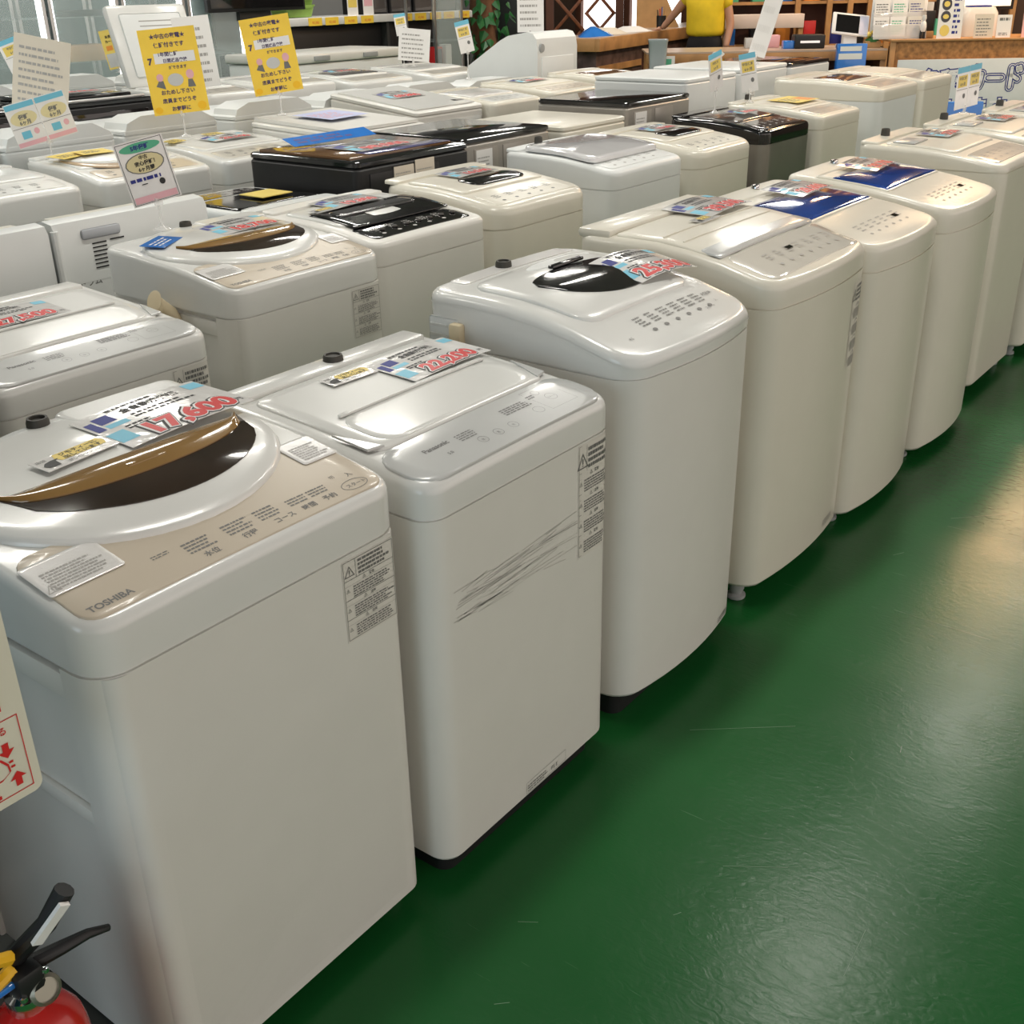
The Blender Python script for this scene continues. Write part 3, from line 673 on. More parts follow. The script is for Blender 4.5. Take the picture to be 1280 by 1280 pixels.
MB().prism([(-.30, 1.052), (.30, .992), (.30, .998), (-.30, 1.066)], -.26, .26).build('lid', WTOP, D5)
P2().rect(.16, -.235, .25, -.2).build('display', lambda a, b: (-b, a, .9995 + (-b - .3) * -.1115), BLACK, D5)
D6 = model_flat('washing_machine', 'white machine with clear plastic wrapped top, fourth row', (-4.56, 5.68, 0), 0, w=.50, d=.58, zb=.9, zt=1.02, frontz=.985, cap=False, lidm=CLEARST, panel=WTOP)
D7 = model_flat('washing_machine', 'cream machine with glowing reflection on flat lid, fourth row', (-4.60, 6.36, 0), 0, w=.62, d=.60, zb=.9, zt=1.03, frontz=.995, cap=False, panel=BEIGE)
D8 = model_flat('washing_machine', 'cream machine with brown glossy lid nearest the counter, fourth row', (-4.60, 7.12, 0), 0, w=.62, d=.60, zb=.9, zt=1.04, frontz=1.0, cap=False, win=mat('brown_gloss', (.22, .12, .06), .06, coat=.8), panel=CREAM)

# ------------------------------------------------------------------ fifth row: white backs
def shellback(label, y, h=1.05, w=.6, x=-5.35):
    t = drum('washing_machine', label, (x, y, 0), PI, w=w, d=.62, h=h - .06, body=WBLUE, sheets=0, cord=False, emboss=False, group='fifth row machine backs')
    MB().prism([(-w * .48, h - .085), (-w * .46, h - .05), (-w * .3, h), (w * .3, h), (w * .44, h - .03), (w * .48, h - .085)], -.309, -.12, ax='x').build('back_hump', WBLUE, t)
    MB().lathe([(.014, 0), (.014, .02), (.006, .026)], (-.25, w * .37, h - .06), 10).build('hose_stub', DARK, t)
    return t
shellback('white humped machine back at left edge behind fourth row', 2.45)
shellback('white humped machine back behind the double price card', 3.08)
shellback('white humped machine back below the left yellow poster', 3.72, 1.055)
shellback('white humped machine back between the yellow posters', 4.42, 1.06)
shellback('white humped machine back behind the blue leaflet machine', 5.08, 1.05)
# the tall sloping back
shellback('white humped machine back left of the sloping tall one', 5.74, 1.05)
shellback('low white humped machine back touching the sloping tall one', 6.42, 1.03, .62)
t = thing('washing_machine', 'tall pale machine with sloping side in front of lattice', 'washing machine', (-5.32, 7.13, 0), PI, 'fifth row machine backs')
MB().prism([(-.31, .03), (-.31, 1.20), (-.30, 1.26), (-.27, 1.295), (-.22, 1.305), (-.05, 1.28), (.02, 1.25), (.33, 1.07), (.34, 1.04), (.34, .03)], -.25, .25).build('cabinet', WBLUE, t, ang=30)
MB().lathe([(.03, 0), (.028, .01), (.012, .012)], (0, 0, 0), 14).build('back_knob', GREYM, t).matrix_local = Matrix.Translation((-.31, .20, 1.2)) @ Matrix.Rotation(-PI / 2, 4, 'Y')
MB().box(-.316, -.308, -.2, .2, .3, 1.14, .004).build('back_plate', WBLUE, t)
for x in (-.25, .28):
    for y in (-.2, .2): MB().lathe([(.025, 0), (.025, .034)], (x, y, 0), 10).build('foot', DARK, t)

# ------------------------------------------------------------------ sixth row: black glass tops and white tops
Fb = drum('washing_machine', 'black glass topped machine behind the double price card', (-6.13, 3.05, 0), 0, w=.68, d=.66, h=1.07, body=BLACKM, top=BLACK, sheets=0, cord=False, group='sixth row machines')
MB().box(-.28, .2, -.28, .28, 1.07, 1.095, .008).build('lid', BLACK, Fb); MB().box(.28, .3, -.3, .3, 1.07, 1.083, .004).build('trim_strip', ALU, Fb)
dup(Fb, 'black glass topped machine left of the yellow poster', (-6.15, 3.86, 0))
F2 = model_flat('washing_machine', 'white machine with its lid standing open behind yellow poster', (-6.2, 4.75, 0), 0, w=.64, d=.62, zb=.95, zt=1.07, frontz=1.03, cap=False, body=WHITE, top=WTOP)
lo = MB(); lo.box(-.03, .03, -.30, .30, 0, .50, .025); L = lo.build('open_lid', WTOP, F2); L.location = (-.22, 0, 1.06); L.rotation_euler = (0, -.28, 0)
MB().box(.028, .04, -.23, .23, .06, .44, .012).build('lid_inner_panel', WBLUE, L)
for k in range(4): MB().box(.0385, .0415, -.1, .2, .30 + .03 * k, .306 + .03 * k).build('lid_print', INKL, L)
model_flat('washing_machine', 'white machine with flat top behind the right yellow poster', (-6.2, 5.45, 0), 0, w=.62, d=.62, zb=.95, zt=1.07, frontz=1.04, cap=False, body=WHITE, top=WTOP)
F4 = model_flat('washing_machine', 'white machine with dark square lid window behind glossy sloped one', (-6.15, 6.15, 0), 0, w=.66, d=.66, zb=.95, zt=1.06, frontz=1.02, cap=False, win=SMOKE, body=WBLUE, top=WTOP)
model_flat('washing_machine', 'white low machine behind the sloping tall back', (-6.05, 6.88, 0), 0, w=.66, d=.66, zb=.95, zt=1.06, frontz=1.02, cap=False, body=WHITE, top=WTOP)
# seventh row
shellback('white machine back at left edge beneath the glass showcases', 3.75, 1.12, .66, -7.4)
shellback('white machine back behind the large cream notice', 4.5, 1.12, .66, -7.4)
shellback('white machine back beneath the orange leaflet', 5.25, 1.11, .66, -7.4)
t = thing('chest_freezer', 'long pale grey chest freezer below the yellow tagged shelf', 'freezer', (-7.9, 7.5, 0), 0)
MB().box(-.34, .34, -.75, .75, .05, 1.03, .02).build('cabinet', WBLUE, t); MB().box(-.36, .36, -.77, .77, 1.035, 1.11, .02).build('lid', WHITE, t); MB().box(.33, .345, -.7, .7, .0, .06).build('kick_plate', DARK, t)
for y in (-.3, .3): MB().box(.36, .375, y - .09, y + .09, 1.05, 1.09, .005).build('lid_handle', GREYM, t)

# ------------------------------------------------------------------ price cards lying on the machines
def on(t_loc, rz, x, y, z, slope=0.0, spin=0.0, roll=0.0):
    """matrix of a card whose reading direction is +y of the machine and whose top points to its rear"""
    U = Vector((0, 1, 0)); V = Vector((-1, 0, slope)).normalized(); Nn = U.cross(V)
    B = Matrix(((U.x, V.x, Nn.x, 0), (U.y, V.y, Nn.y, 0), (U.z, V.z, Nn.z, 0), (0, 0, 0, 1)))
    return Matrix.Translation(t_loc) @ Matrix.Rotation(rz, 4, 'Z') @ Matrix.Translation((x, y, z)) @ B @ Matrix.Rotation(spin, 4, 'Z') @ Matrix.Rotation(roll, 4, 'X')
def price_card(label, M_, price, w=.25, h=.15, bend=.006, detail=True, seed=1):
    R = random.Random(seed); n = 10
    bz = lambda u: bend * (1 - (2 * u / w) ** 2)
    v = []; f = []
    for i in range(n + 1):
        u = -w / 2 + w * i / n
        v += [(u, -h / 2, bz(u)), (u, h / 2, bz(u)), (u, h / 2, bz(u) - .0008), (u, -h / 2, bz(u) - .0008)]
    for i in range(n):
        a, b = 4 * i, 4 * i + 4; f += [(a, b, b + 1, a + 1), (a + 1, b + 1, b + 2, a + 2), (a + 2, b + 2, b + 3, a + 3), (a + 3, b + 3, b, a)]
    f += [(0, 1, 2, 3), (4 * n + 3, 4 * n + 2, 4 * n + 1, 4 * n)]
    c = link('price_card', v, f, LAMIN); c.matrix_world = M_; tag(c, label, 'price card', 'price cards on the machines')
    fm = lambda lift: (lambda a, b: (a, b, bz(a) + lift))
    sz = h * .42; pu, pv = w * .06, -h * .43
    P2().text(price, pu, pv, sz, .13, True, 1.0).build('price_outline', fm(.0004), INK, c)
    P2().text(price, pu, pv, sz, .085, True, 1.0).build('price_halo', fm(.0007), INKW, c)
    P2().text(price, pu, pv, sz, .045, True, 1.0).build('price_figures', fm(.0010), INKR, c)
    for q_ in ((-.49, -.34, -.36, -.06), (.36, .26, .49, .44), (-.40, .04, -.24, .14)): P2().rect(w * q_[0], h * q_[1], w * q_[2], h * q_[3]).build('blue_tab', fm(.0004), INKB, c)
    p = P2(); p.rect(-w * .26, h * .40, w * .20, h * .41)
    if detail: p.text('全自動洗濯機', -w * .20, h * .27, h * .13, .04, sx=.95)
    else: p.rect(-w * .2, h * .27, w * .25, h * .38)
    p.lines(-w * .26, h * .42, w * .22, h * .47, 1, .9, seed, .006).lines(-w * .18, h * .08, w * .32, h * .22, 2, .55, seed + 1, .007).text('円', w * .42, -h * .38, h * .09, .01)
    p.lines(-w * .33, -h * .12, -w * .10, 0, 2, .6, seed + 2, .006)
    p.build('heading_print', fm(.0005), INK, c)
    P2().rect(-w * .48, h * .05, -w * .42, h * .32).rect(-w * .4, h * .18, -w * .28, h * .38).build('picture_print', fm(.0004), INKN, c)
    return c
def yellow_strip(label, M_, w=.125, h=.05):
    c = MB().box(-w / 2, w / 2, -h / 2, h / 2, -.0008, 0).build('notice_strip', LAMIN); c.matrix_world = M_; tag(c, label, 'notice', 'yellow notice strips')
    fm = lambda l: (lambda a, b: (a, b, l))
    P2().poly([(-w * .2, -h * .12), (w * .42, -h * .12), (w * .46, h * .15), (w * .42, h * .42), (-w * .2, h * .42), (-w * .24, h * .15)]).build('yellow_patch', fm(.0005), YELT, c)
    P2().text('ジモティーに', w * .11, h * .17, h * .24, .02, True).text('出しています', w * .11, -h * .09, h * .24, .02, True).text('詳しくはスタッフ', w * .05, -h * .38, h * .15, 0, True).poly([(-w * .42, -h * .3), (-w * .28, -h * .35), (-w * .26, 0), (-w * .2, h * .1), (-w * .3, h * .12), (-w * .4, h * .05), (-w * .45, -h * .1)]).text('店頭', -w * .46, h * .2, h * .18).build('print', fm(.0009), INK, c)
    return c
Z0 = (-1.447, .905, 0)
price_card('price card 17,600 on the nearest bronze windowed machine', on(Z0, 0, -.125, .155, .966, .035, .05), '17,600', .262, .165, .004)
yellow_strip('yellow notice strip on the nearest bronze windowed machine', on(Z0, 0, -.085, -.045, .9665, .05, .10), .135, .05)
Z0 = (-1.405, 1.52, 0)
price_card('price card ending 200 on the grey paneled front machine', on(Z0, 0, -.092, .145, .9155, .05, .02), '22,200', .245, .135, .004, seed=3)
yellow_strip('yellow notice strip on the grey paneled front machine', on(Z0, 0, -.145, -.04, .9185, .05, -.05), .12, .045)
Z0 = (-1.425, 2.165, 0)
price_card('curled price card 25,300 on the black lens windowed machine', on(Z0, 0, .03, .185, .990, .13, -.10), '25,300', .225, .165, .012, seed=5)
yellow_strip('yellow notice strip on the black lens windowed machine', on(Z0, 0, .098, -.125, .969, .13, .12), .12, .045)
Z0 = (-1.44, 2.87, 0)
price_card('price card on the cream machine with grey lid band', on(Z0, 0, -.145, .16, 1.013, .03, .04), '39,500', .28, .165, .006, seed=6)
yellow_strip('yellow notice strip on the cream machine with grey lid band', on(Z0, 0, -.065, .0, 1.009, .03, .04), .12, .045)
Z0 = (-1.425, 3.49, 0)
price_card('price card on the nearer blue glass lid', on(Z0, 0, -.11, .07, .994, .06, .0), '28,600', .25, .15, .004, seed=7)
Z0 = (-1.425, 4.155, 0)
price_card('price card on the farther blue glass lid', on(Z0, 0, -.11, .02, .994, .06, .05), '29,700', .25, .15, .004, seed=8)
Z0 = (-1.47, 4.96, 0)
price_card('price card on the tall cream machine behind the blue lids', on(Z0, 0, -.10, .13, 1.008, .03, .05), '27,500', .24, .14, .004, seed=9)
price_card('price card on the front row machine second from end', on((-1.45, 5.66, 0), 0, -.08, .12, 1.007, .03, 0), '24,200', .24, .14, .004, False, seed=10)
price_card('price card on the last machine of the front row', on((-1.40, 6.38, 0), 0, -.08, -.05, 1.007, .03, 0), '26,400', .24, .14, .004, False, seed=11)
price_card('price card on the left edge second row machine', on((-2.475, 1.365, 0), 0, -.09, -.02, .9155, .05, 0), '27,500', .25, .14, .004, seed=12)
yellow_strip('yellow notice strip on the left edge second row machine', on((-2.475, 1.365, 0), 0, -.045, -.19, .9125, .05, 0), .12, .045)
price_card('price card on the second row bronze windowed machine', on((-2.655, 2.15, 0), 0, -.125, .10, .963, .035, .02), '18,700', .25, .15, .004, seed=13)
price_card('price card on the black lidded second row machine', on((-2.69, 2.745, 0), 0, -.14, .02, .954, .02, .02), '19,800', .24, .14, .004, seed=14)
yellow_strip('yellow notice strip on the black lidded second row machine', on((-2.69, 2.745, 0), 0, -.09, -.14, .953, .03, .05), .11, .045)
price_card('price card on the cream machine with small dark window', on((-2.72, 3.40, 0), 0, -.12, .03, .964, .02, .0), '16,500', .24, .13, .004, seed=15)
price_card('price card on the far cream machine with small dark window', on((-2.80, 4.98, 0), 0, -.12, .03, .964, .02, .0), '17,600', .24, .13, .004, False, seed=16)
price_card('price card on the dark stainless machine', on((-2.87, 5.82, 0), 0, -.02, .05, .965, .03, .0), '30,800', .2, .13, .004, False, seed=17)
price_card('price card on the black front loader with brown top', on((-3.42, 3.44, 0), 0, .08, -.02, 1.034, .0, 0), '98,000', .32, .22, .003, False, seed=18)
price_card('price card on the left edge fourth row machine', on((-4.50, 2.36, 0), 0, -.08, -.10, .962, .04, 0), '22,000', .25, .14, .004, False, seed=19)
price_card('price card on the fourth row machine beside yellow paper', on((-4.54, 3.68, 0), 0, -.06, .03, .963, .04, 0), '23,100', .27, .15, .004, False, seed=20)
price_card('price card on the glossy sloped fourth row machine', on((-4.68, 5.12, 0), 0, -.06, .0, 1.042, .11, 0), '69,800', .28, .18, .004, False, seed=21)
price_card('price card on the cream fourth row machine with flat lid', on((-4.60, 6.36, 0), 0, -.10, -.02, 1.038, .03, 0), '45,000', .28, .16, .004, False, seed=22)
price_card('price card on the dark square window of white machine', on((-6.15, 6.15, 0), 0, -.1, .0, 1.07, .03, 0), '55,000', .3, .16, .004, False, seed=23)
price_card('price card on the black glass top left of yellow poster', on((-6.15, 3.86, 0), 0, -.05, .05, 1.10, .0, 0), '88,000', .34, .2, .004, False, seed=24)
price_card('price card on the black glass top behind double card', on((-6.13, 3.05, 0), 0, .02, .0, 1.10, .0, 0), '79,800', .34, .2, .004, False, seed=25)
def sheet(name, label, cat, M_, w, h, m, th=.001, group=None):
    o = MB().box(-w / 2, w / 2, -h / 2, h / 2, -th, 0).build(name, m); o.matrix_world = M_; tag(o, label, cat, group); return o
fl = lambda l: (lambda a, b: (a, b, l))
s = sheet('leaflet', 'blue film leaflet on the second row bronze windowed machine', 'leaflet', on((-2.655, 2.15, 0), 0, -.13, -.19, .962, .05, .5), .13, .075, BLUEF)
P2().lines(-.05, -.02, .05, .025, 3, .4, 3, .01).build('print', fl(.0006), INKW, s)
s = sheet('leaflet', 'blue folded sheet standing on the black front loader', 'leaflet', on((-3.42, 3.44, 0), 0, -.20, .03, 1.046, .35, 0), .48, .08, BLUEF)
P2().lines(-.2, -.02, .15, .03, 2, .6, 5, .03).build('print', fl(.0006), INKN, s)
s = sheet('leaflet', 'pale blue leaflet on the grey square machine lid', 'leaflet', on((-4.40, 4.26, 0), 0, -.05, .02, 1.022, .04, .1), .30, .26, mat('pale_blue_paper', (.50, .54, .78), .4))
P2().lines(-.12, -.08, .12, .08, 6, .35, 5, .03).build('print', fl(.0006), INKP, s)
for k, (M_, lb) in enumerate(((on((-4.54, 3.04, 0), 0, -.08, -.20, .976, .05, .25), 'yellow paper on the tan rimmed machine, left half'), (on((-4.54, 3.04, 0), 0, -.05, -.09, .982, .05, -.1), 'yellow paper on the tan rimmed machine, right half'),
    (on((-4.54, 3.68, 0), 0, -.15, -.22, .965, .05, .25), 'small yellow paper at left corner of fourth row machine'), (on((-4.54, 3.68, 0), 0, -.19, .05, .968, .05, .0), 'small yellow paper by cap of fourth row machine'))):
    s = sheet('leaflet', lb, 'leaflet', M_, .15 if k < 2 else .1, .11 if k < 2 else .07, YELT); P2().lines(-.05, -.025, .04, .03, 3, .4, k, .012).build('print', fl(.0006), INKG, s)
s = sheet('leaflet', 'orange printed sheet on white machine by dark stainless one', 'leaflet', on((-2.86, 6.48, 0), 0, -.03, .05, .972, .03, 0), .3, .2, YELT)
P2().rect(.03, -.08, .14, .03).build('orange_patch', fl(.0006), ORANGE, s); P2().lines(-.13, -.05, .02, .06, 4, .4, 4, .02).build('print', fl(.0006), INKG, s)
s = sheet('leaflet', 'blue tab sheet on the last front row machine', 'leaflet', on((-1.40, 6.38, 0), 0, .02, -.2, 1.007, .05, .3), .14, .1, INKB)
P2().lines(-.05, -.02, .05, .03, 3, .4, 4, .012).build('print', fl(.0006), INKW, s)

# ------------------------------------------------------------------ clip stands with cards and posters
def card_frame(base, hgt, theta, roll, h):
    n = Vector((math.cos(theta), math.sin(theta), 0)); U0 = Vector((-math.sin(theta), math.cos(theta), 0)); V0 = Vector((0, 0, 1))
    U = U0 * math.cos(roll) + V0 * math.sin(roll); V = V0 * math.cos(roll) - U0 * math.sin(roll)
    o = Vector((0, 0, hgt)) + V * (h / 2)
    return Matrix(((U.x, V.x, n.x, o.x), (U.y, V.y, n.y, o.y), (U.z, V.z, n.z, o.z), (0, 0, 0, 1)))
def stand(label, base, hgt, theta, roll, w, h, design, m=None, cat='sign', n=1, name='card_stand', tone=None):
    theta, roll = math.radians(theta), math.radians(roll)
    t = thing(name, label, cat, base, 0, 'cards on clear stands')
    MB().lathe([(.028, 0), (.028, .004), (.008, .012), (.005, .02)], (0, 0, 0), 14).build('stand_base', ACRYL, t)
    MB().tube([(0, 0, .012), (0, 0, hgt * .6), (0, 0, hgt + .004)], .004, 8).build('stem', ACRYL, t)
    MB().box(-.004, .006, -.014, .014, hgt - .012, hgt + .012, .003).build('clip', ACRYL, t)
    for k in range(n):
        off = (k - (n - 1) / 2) * (w * 1.02)
        M_ = card_frame(base, hgt, theta, roll, h) @ Matrix.Translation((off, 0, .006))
        c = MB().box(-w / 2, w / 2, -h / 2, h / 2, -.0015, 0).build('card', m or LAMIN, t); c.matrix_local = M_
        design(c, w, h, k)
    return t
def d_price(c, w, h, k):
    P2().disc(0, h * .38, w * .42, h * .075).build('green_banner', fl(.0008), INKGR, c)
    P2().text('5年保証', 0, h * .35, h * .085, .04, True).build('banner_text', fl(.0012), INKN, c)
    P2().disc(0, h * .13, w * .40, h * .16).build('cloud_edge', fl(.0008), INKG, c)
    P2().disc(0, h * .13, w * .375, h * .145).build('cloud', fl(.001), mat('pale_yellow_print', (.72, .64, .36), .5), c)
    P2().text('中古', 0, h * .2, h * .07, .03, True).text('安心保証！', 0, h * .11, h * .075, .04, True).text('6ヶ月間', 0, h * .02, h * .075, .04, True).frame(-w * .47, -h * .48, w * .47, h * .48, .0015).disc(w * .22, -h * .2, w * .06, h * .05).rect(-w * .2, -h * .19, -w * .08, -h * .175).build('print', fl(.0014), INK, c)
    P2().lines(-w * .4, -h * .13, w * .4, -h * .07, 1, .9, 3, .01).build('violet_print', fl(.0012), INKN, c)
    P2().rect(-w * .44, -h * .46, w * .44, -h * .36).build('pink_band', fl(.0008), INKP, c)
def d_double(c, w, h, k):
    P2().rect(-w * .48, h * .36, w * .48, h * .48).build('teal_band', fl(.0008), INKB, c)
    P2().disc(0, h * .13, w * .44, h * .17).build('cloud', fl(.0008), mat('pale_yellow_print', (.72, .64, .36), .5), c)
    P2().text('保証', 0, h * .12, h * .12, .04, True).text('6ヶ月', 0, h * .0, h * .11, .04, True).rect(-w * .48, -h * .07, w * .48, -h * .06).build('print', fl(.0012), INKG, c)
    P2().rect(-w * .25, -h * .32, w * .05, -h * .15).build('blue_print', fl(.0008), INKB, c)
    P2().disc(w * .25, -h * .2, w * .09, h * .07).rect(-w * .48, -h * .48, w * .48, -h * .38).build('pink_print', fl(.0008), INKP, c)
def d_yellow(c, w, h, k):
    P2().rect(-w * .3, h * .1, w * .42, h * .22).build('white_patch', fl(.0006), INKW, c)
    p = P2()
    p.text('★中古の家電★', 0, h * .39, h * .062, .03, True).text('保証付きです', 0, h * .29, h * .062, .03, True).text('1年間保証', -w * .05, h * .185, h * .055, .03, True).text('7', -w * .42, h * .1, h * .1, .05).text('日間返品交換', w * .06, h * .11, h * .05, .03, True).text('ができます', w * .08, h * .03, h * .045, .02, True)
    p.text('おためし下さい', 0, -h * .26, h * .06, .03, True).text('店員までどうぞ', 0, -h * .36, h * .06, .03, True).text('お気軽に', 0, -h * .46, h * .06, .03, True)
    p.build('black_print', fl(.001), mat('dark_violet_ink', (.07, .05, .12), .5), c)
    P2().disc(0, -h * .1, w * .14, h * .075).build('bowl_print', fl(.001), GREYP, c)
    P2().disc(-w * .27, -h * .06, w * .06, h * .045).disc(w * .27, -h * .05, w * .07, h * .055).build('face_print', fl(.001), INKP, c)
    P2().poly([(-w * .36, -h * .16), (-w * .2, -h * .2), (-w * .22, -h * .1), (-w * .3, -h * .1)]).poly([(w * .2, -h * .2), (w * .34, -h * .2), (w * .3, -h * .11), (w * .22, -h * .11)]).build('figure_print', fl(.001), INKG, c)
    P2().disc(w * .38, -h * .43, w * .08, h * .05).disc(-w * .4, -h * .44, w * .07, h * .04).build('gold_dots', fl(.0008), mat('deep_yellow', (.9, .52, .02), .5), c)
def d_lines(rows, ink=None, seed=1, head=None):
    def f(c, w, h, k):
        p = P2(); 
        if head: p.text(head, 0, h * .36, h * .07, .02, True)
        p.lines(-w * .40, -h * .42, w * .40, h * (.32 if head else .42), rows, .35, seed, w * .045); p.build('print', fl(.0008), ink or INKL, c)
    return f
def d_leaf(c, w, h, k):
    P2().rect(-w * .5, h * .36, w * .5, h * .5).build('green_head', fl(.0008), INKB, c)
    P2().rect(-w * .38, h * .02, w * .38, h * .3).build('gold_block', fl(.0008), YELT, c)
    P2().text('中古保証', 0, h * .2, h * .08, .03, True).text('6ヶ月', 0, h * .06, h * .09, .03, True).rect(-w * .45, -h * .04, w * .45, -h * .03).disc(w * .2, -h * .2, w * .1, h * .06).build('print', fl(.0012), INKG, c)
def d_orange(c, w, h, k):
    P2().text('お支払い', 0, h * .3, h * .08, .04, True).text('カードOK', 0, h * .18, h * .08, .04, True).build('print', fl(.0012), INK, c)
    P2().rect(-w * .35, -h * .02, -w * .05, h * .1).build('orange_print', fl(.0008), ORANGE, c); P2().rect(w * .05, -h * .02, w * .35, h * .1).build('green_print', fl(.0008), INKGR, c)
    P2().rect(-w * .45, -h * .45, w * .4, -h * .1).build('grey_print', fl(.0008), GREYP, c)
stand('small guarantee card on clear stand beside second row bronze windowed machine', (-2.925, 2.07, .962), .085, -28, 11, .145, .185, d_price)
stand('pair of guarantee cards on clear stand, fourth row', (-4.74, 2.84, .956), .075, -20, 12, .13, .185, d_double, n=2)
stand('large cream handwritten notice on clear stand at upper left', (-5.25, 3.12, 1.05), .03, -45, -13, .255, .36, d_lines(9, INKL, 4), m=TANPAP)
stand('left yellow handwritten poster on clear stand', (-4.78, 3.60, .966), .11, -36, 4, .265, .385, d_yellow, m=YEL)
stand('right yellow handwritten poster on clear stand', (-4.68, 4.15, 1.02), .11, -38, 7, .25, .365, d_yellow, m=YEL)
stand('guarantee card on clear stand at the upper left edge', (-7.5, 4.40, 1.12), .03, -25, 18, .15, .21, d_leaf)
stand('orange and green payment leaflet on stand below cardboard box', (-7.2, 4.95, 1.11), .03, -25, 9, .14, .25, d_orange, m=YELT)
stand('clear framed white sheet in front of the open lid', (-5.9, 4.62, 1.06), .02, -30, 4, .22, .40, d_lines(7, INKL, 9), m=PAPER)
stand('white printed paper on clear stand before dark shelf', (-6.05, 6.72, 1.07), .035, -42, -6, .235, .225, d_lines(6, INKL, 12), m=PAPER)
stand('narrow gold card on stand behind white printed paper', (-6.22, 6.80, 1.06), .22, -35, 8, .09, .15, d_leaf)
stand('small guarantee card on clear stand before the ivy trunk', (-5.14, 6.26, 1.035), .17, -35, 12, .10, .20, d_leaf)
stand('tall white notice standing on the sloping machine back', (-5.17, 7.02, 1.29), .01, -52, 0, .19, .46, d_lines(9, INKL, 15), m=PAPER)
stand('long white tilted sign on clear stem under the counter', (-3.55, 7.36, 1.10), .05, -55, -15, .115, .42, d_lines(3, mat('faint_ink', (.74, .73, .71), .6), 15), m=PAPER)
stand('guarantee card seen edge on above dark stainless machine', (-2.98, 5.72, .965), .12, -4, 12, .13, .19, d_leaf)
stand('guarantee card on clear stand beyond dark stainless machine', (-3.05, 6.28, .968), .06, -50, 10, .095, .21, d_leaf)
stand('pair of guarantee cards on stand beside the blue lettered sign', (-1.70, 5.84, 1.008), .03, -14, 4, .10, .19, d_leaf, n=2)

# ------------------------------------------------------------------ fire extinguisher and its stand
t = thing('extinguisher_stand', 'fire extinguisher stand with cream and red instruction board', 'stand', (-1.13, .36, 0), 0)
MB().box(-.12, .12, -.12, .12, 0, .012, .004).build('base', mat('red_enamel', (.55, .015, .012), .25, coat=.4), t)
MB().tube([(-.10, -.09, .01), (-.10, -.09, 1.0)], .011, 10).build('post', ALU, t)
bd = MB(); o = [(a, b) for a, b in rrect(-.19, .19, -.135, .135, .012)]
bd.loft([[(x, y, b + .95) for b, y in o] for x in (.022, .027)]); B_ = bd.build('board', mat('cream_board', (.72, .70, .58), .35), t)
fb = lambda l: (lambda a, b: (.0275 + l, a, b + .95))
P2().rect(-.128, -.066, .108, .175).build('red_block', fb(.0005), INKR, B_)
p = P2(); p.frame(-.128, -.179, .124, -.078, .0012).text('ホースを握る', .072, -.096, .012, .01, True).text('Squeeze lever', .07, -.108, .009, .0, True)
p.poly([(.098, -.108), (.106, -.108), (.106, -.118), (.112, -.118), (.102, -.128), (.092, -.118), (.098, -.118)])
p.poly([(.104, -.17), (.112, -.17), (.112, -.16), (.118, -.16), (.108, -.15), (.098, -.16), (.104, -.16)])
pts = [(.076, -.112), (.079, -.122), (.092, -.128), (.099, -.138), (.1, -.148), (.09, -.154), (.075, -.156), (.055, -.16), (.03, -.164)]
for a, b in zip(pts, pts[1:]): p.poly([(a[0], a[1]), (b[0], b[1]), (b[0] + .002, b[1] + .002), (a[0] + .002, a[1] + .002)])
p.rect(.102, -.136, .107, -.133).rect(.103, -.143, .108, -.14).rect(-.05, -.169, .07, -.163).rect(-.05, -.176, .084, -.171)
p.build('red_print', fb(.0006), INKR, B_)
t = thing('fire_extinguisher', 'red fire extinguisher with black levers and yellow safety pin', 'fire extinguisher', (-1.135, .422, .012), 0)
RED = mat('red_enamel', (.55, .015, .012), .25)
MB().lathe([(.058, 0), (.064, .01), (.064, .36), (.060, .385), (.046, .41), (.026, .425), (.02, .43)], (0, 0, 0), 28).build('cylinder', RED, t)
MB().lathe([(.022, .42), (.026, .43), (.026, .45), (.018, .455), (.018, .47)], (0, 0, 0), 18).build('neck_ring', CHROME, t)
MB().lathe([(.02, -.01), (.021, .0), (.016, .004), (.016, 0)], (0, 0, 0), 18).build('gauge', mat('dull_brass', (.32, .31, .26), .35, metal=.8), t).matrix_local = Matrix.Translation((.032, .012, .462)) @ Matrix.Rotation(1.2, 4, 'Y')
hb = MB().box(-.022, .03, -.018, .018, .455, .50, .006).build('valve_body', BLACKM, t)
lv = MB().tube([(-.03, -.01, .485), (.0, .0, .51), (.03, .035, .555), (.045, .06, .60)], .013, 10).build('upper_lever', BLACKM, t)
s = MB().box(-.003, .003, -.007, .007, -.035, .035).build('lever_label', PAPER, lv); s.matrix_local = Matrix.Translation((.045, .033, .565)) @ Matrix.Rotation(-.55, 4, 'X') @ Matrix.Rotation(.4, 4, 'Y')
MB().tube([(.0, .01, .485), (.02, .05, .495), (.022, .085, .49), (.02, .115, .475)], .012, 10, .005).build('lower_lever', BLACKM, t)
MB().tube([(.012, -.012, .525), (.02, -.04, .545), (.02, -.065, .535), (.018, -.068, .51), (.012, -.045, .495), (.006, -.01, .50)], .0095, 8).build('safety_pin', mat('yellow_plastic', (.85, .48, .02), .35), t)
MB().box(.0, .02, -.05, -.012, .482, .492, .003).build('seal', BLUEF, t)
for (x, y, z) in ((.02, .019, .488), (.02, -.015, .467)): MB().lathe([(.005, -.003), (.005, .003), (.003, .004)], (x + .008, y, z), 10).build('rivet', CHROME, t)
MB().tube([(-.02, -.02, .465), (-.07, -.04, .46), (-.095, -.02, .38), (-.09, 0, .2), (-.085, .01, .1)], .01, 8).build('hose', BLACKM, t)
o = MB().tube([(-1.80, -.1, .012), (-1.83, .25, .012), (-1.86, .5, .013), (-1.80, .64, .013), (-1.73, .70, .02), (-1.72, .72, .05)], .0065, 8).build('power_cord', PAPER)
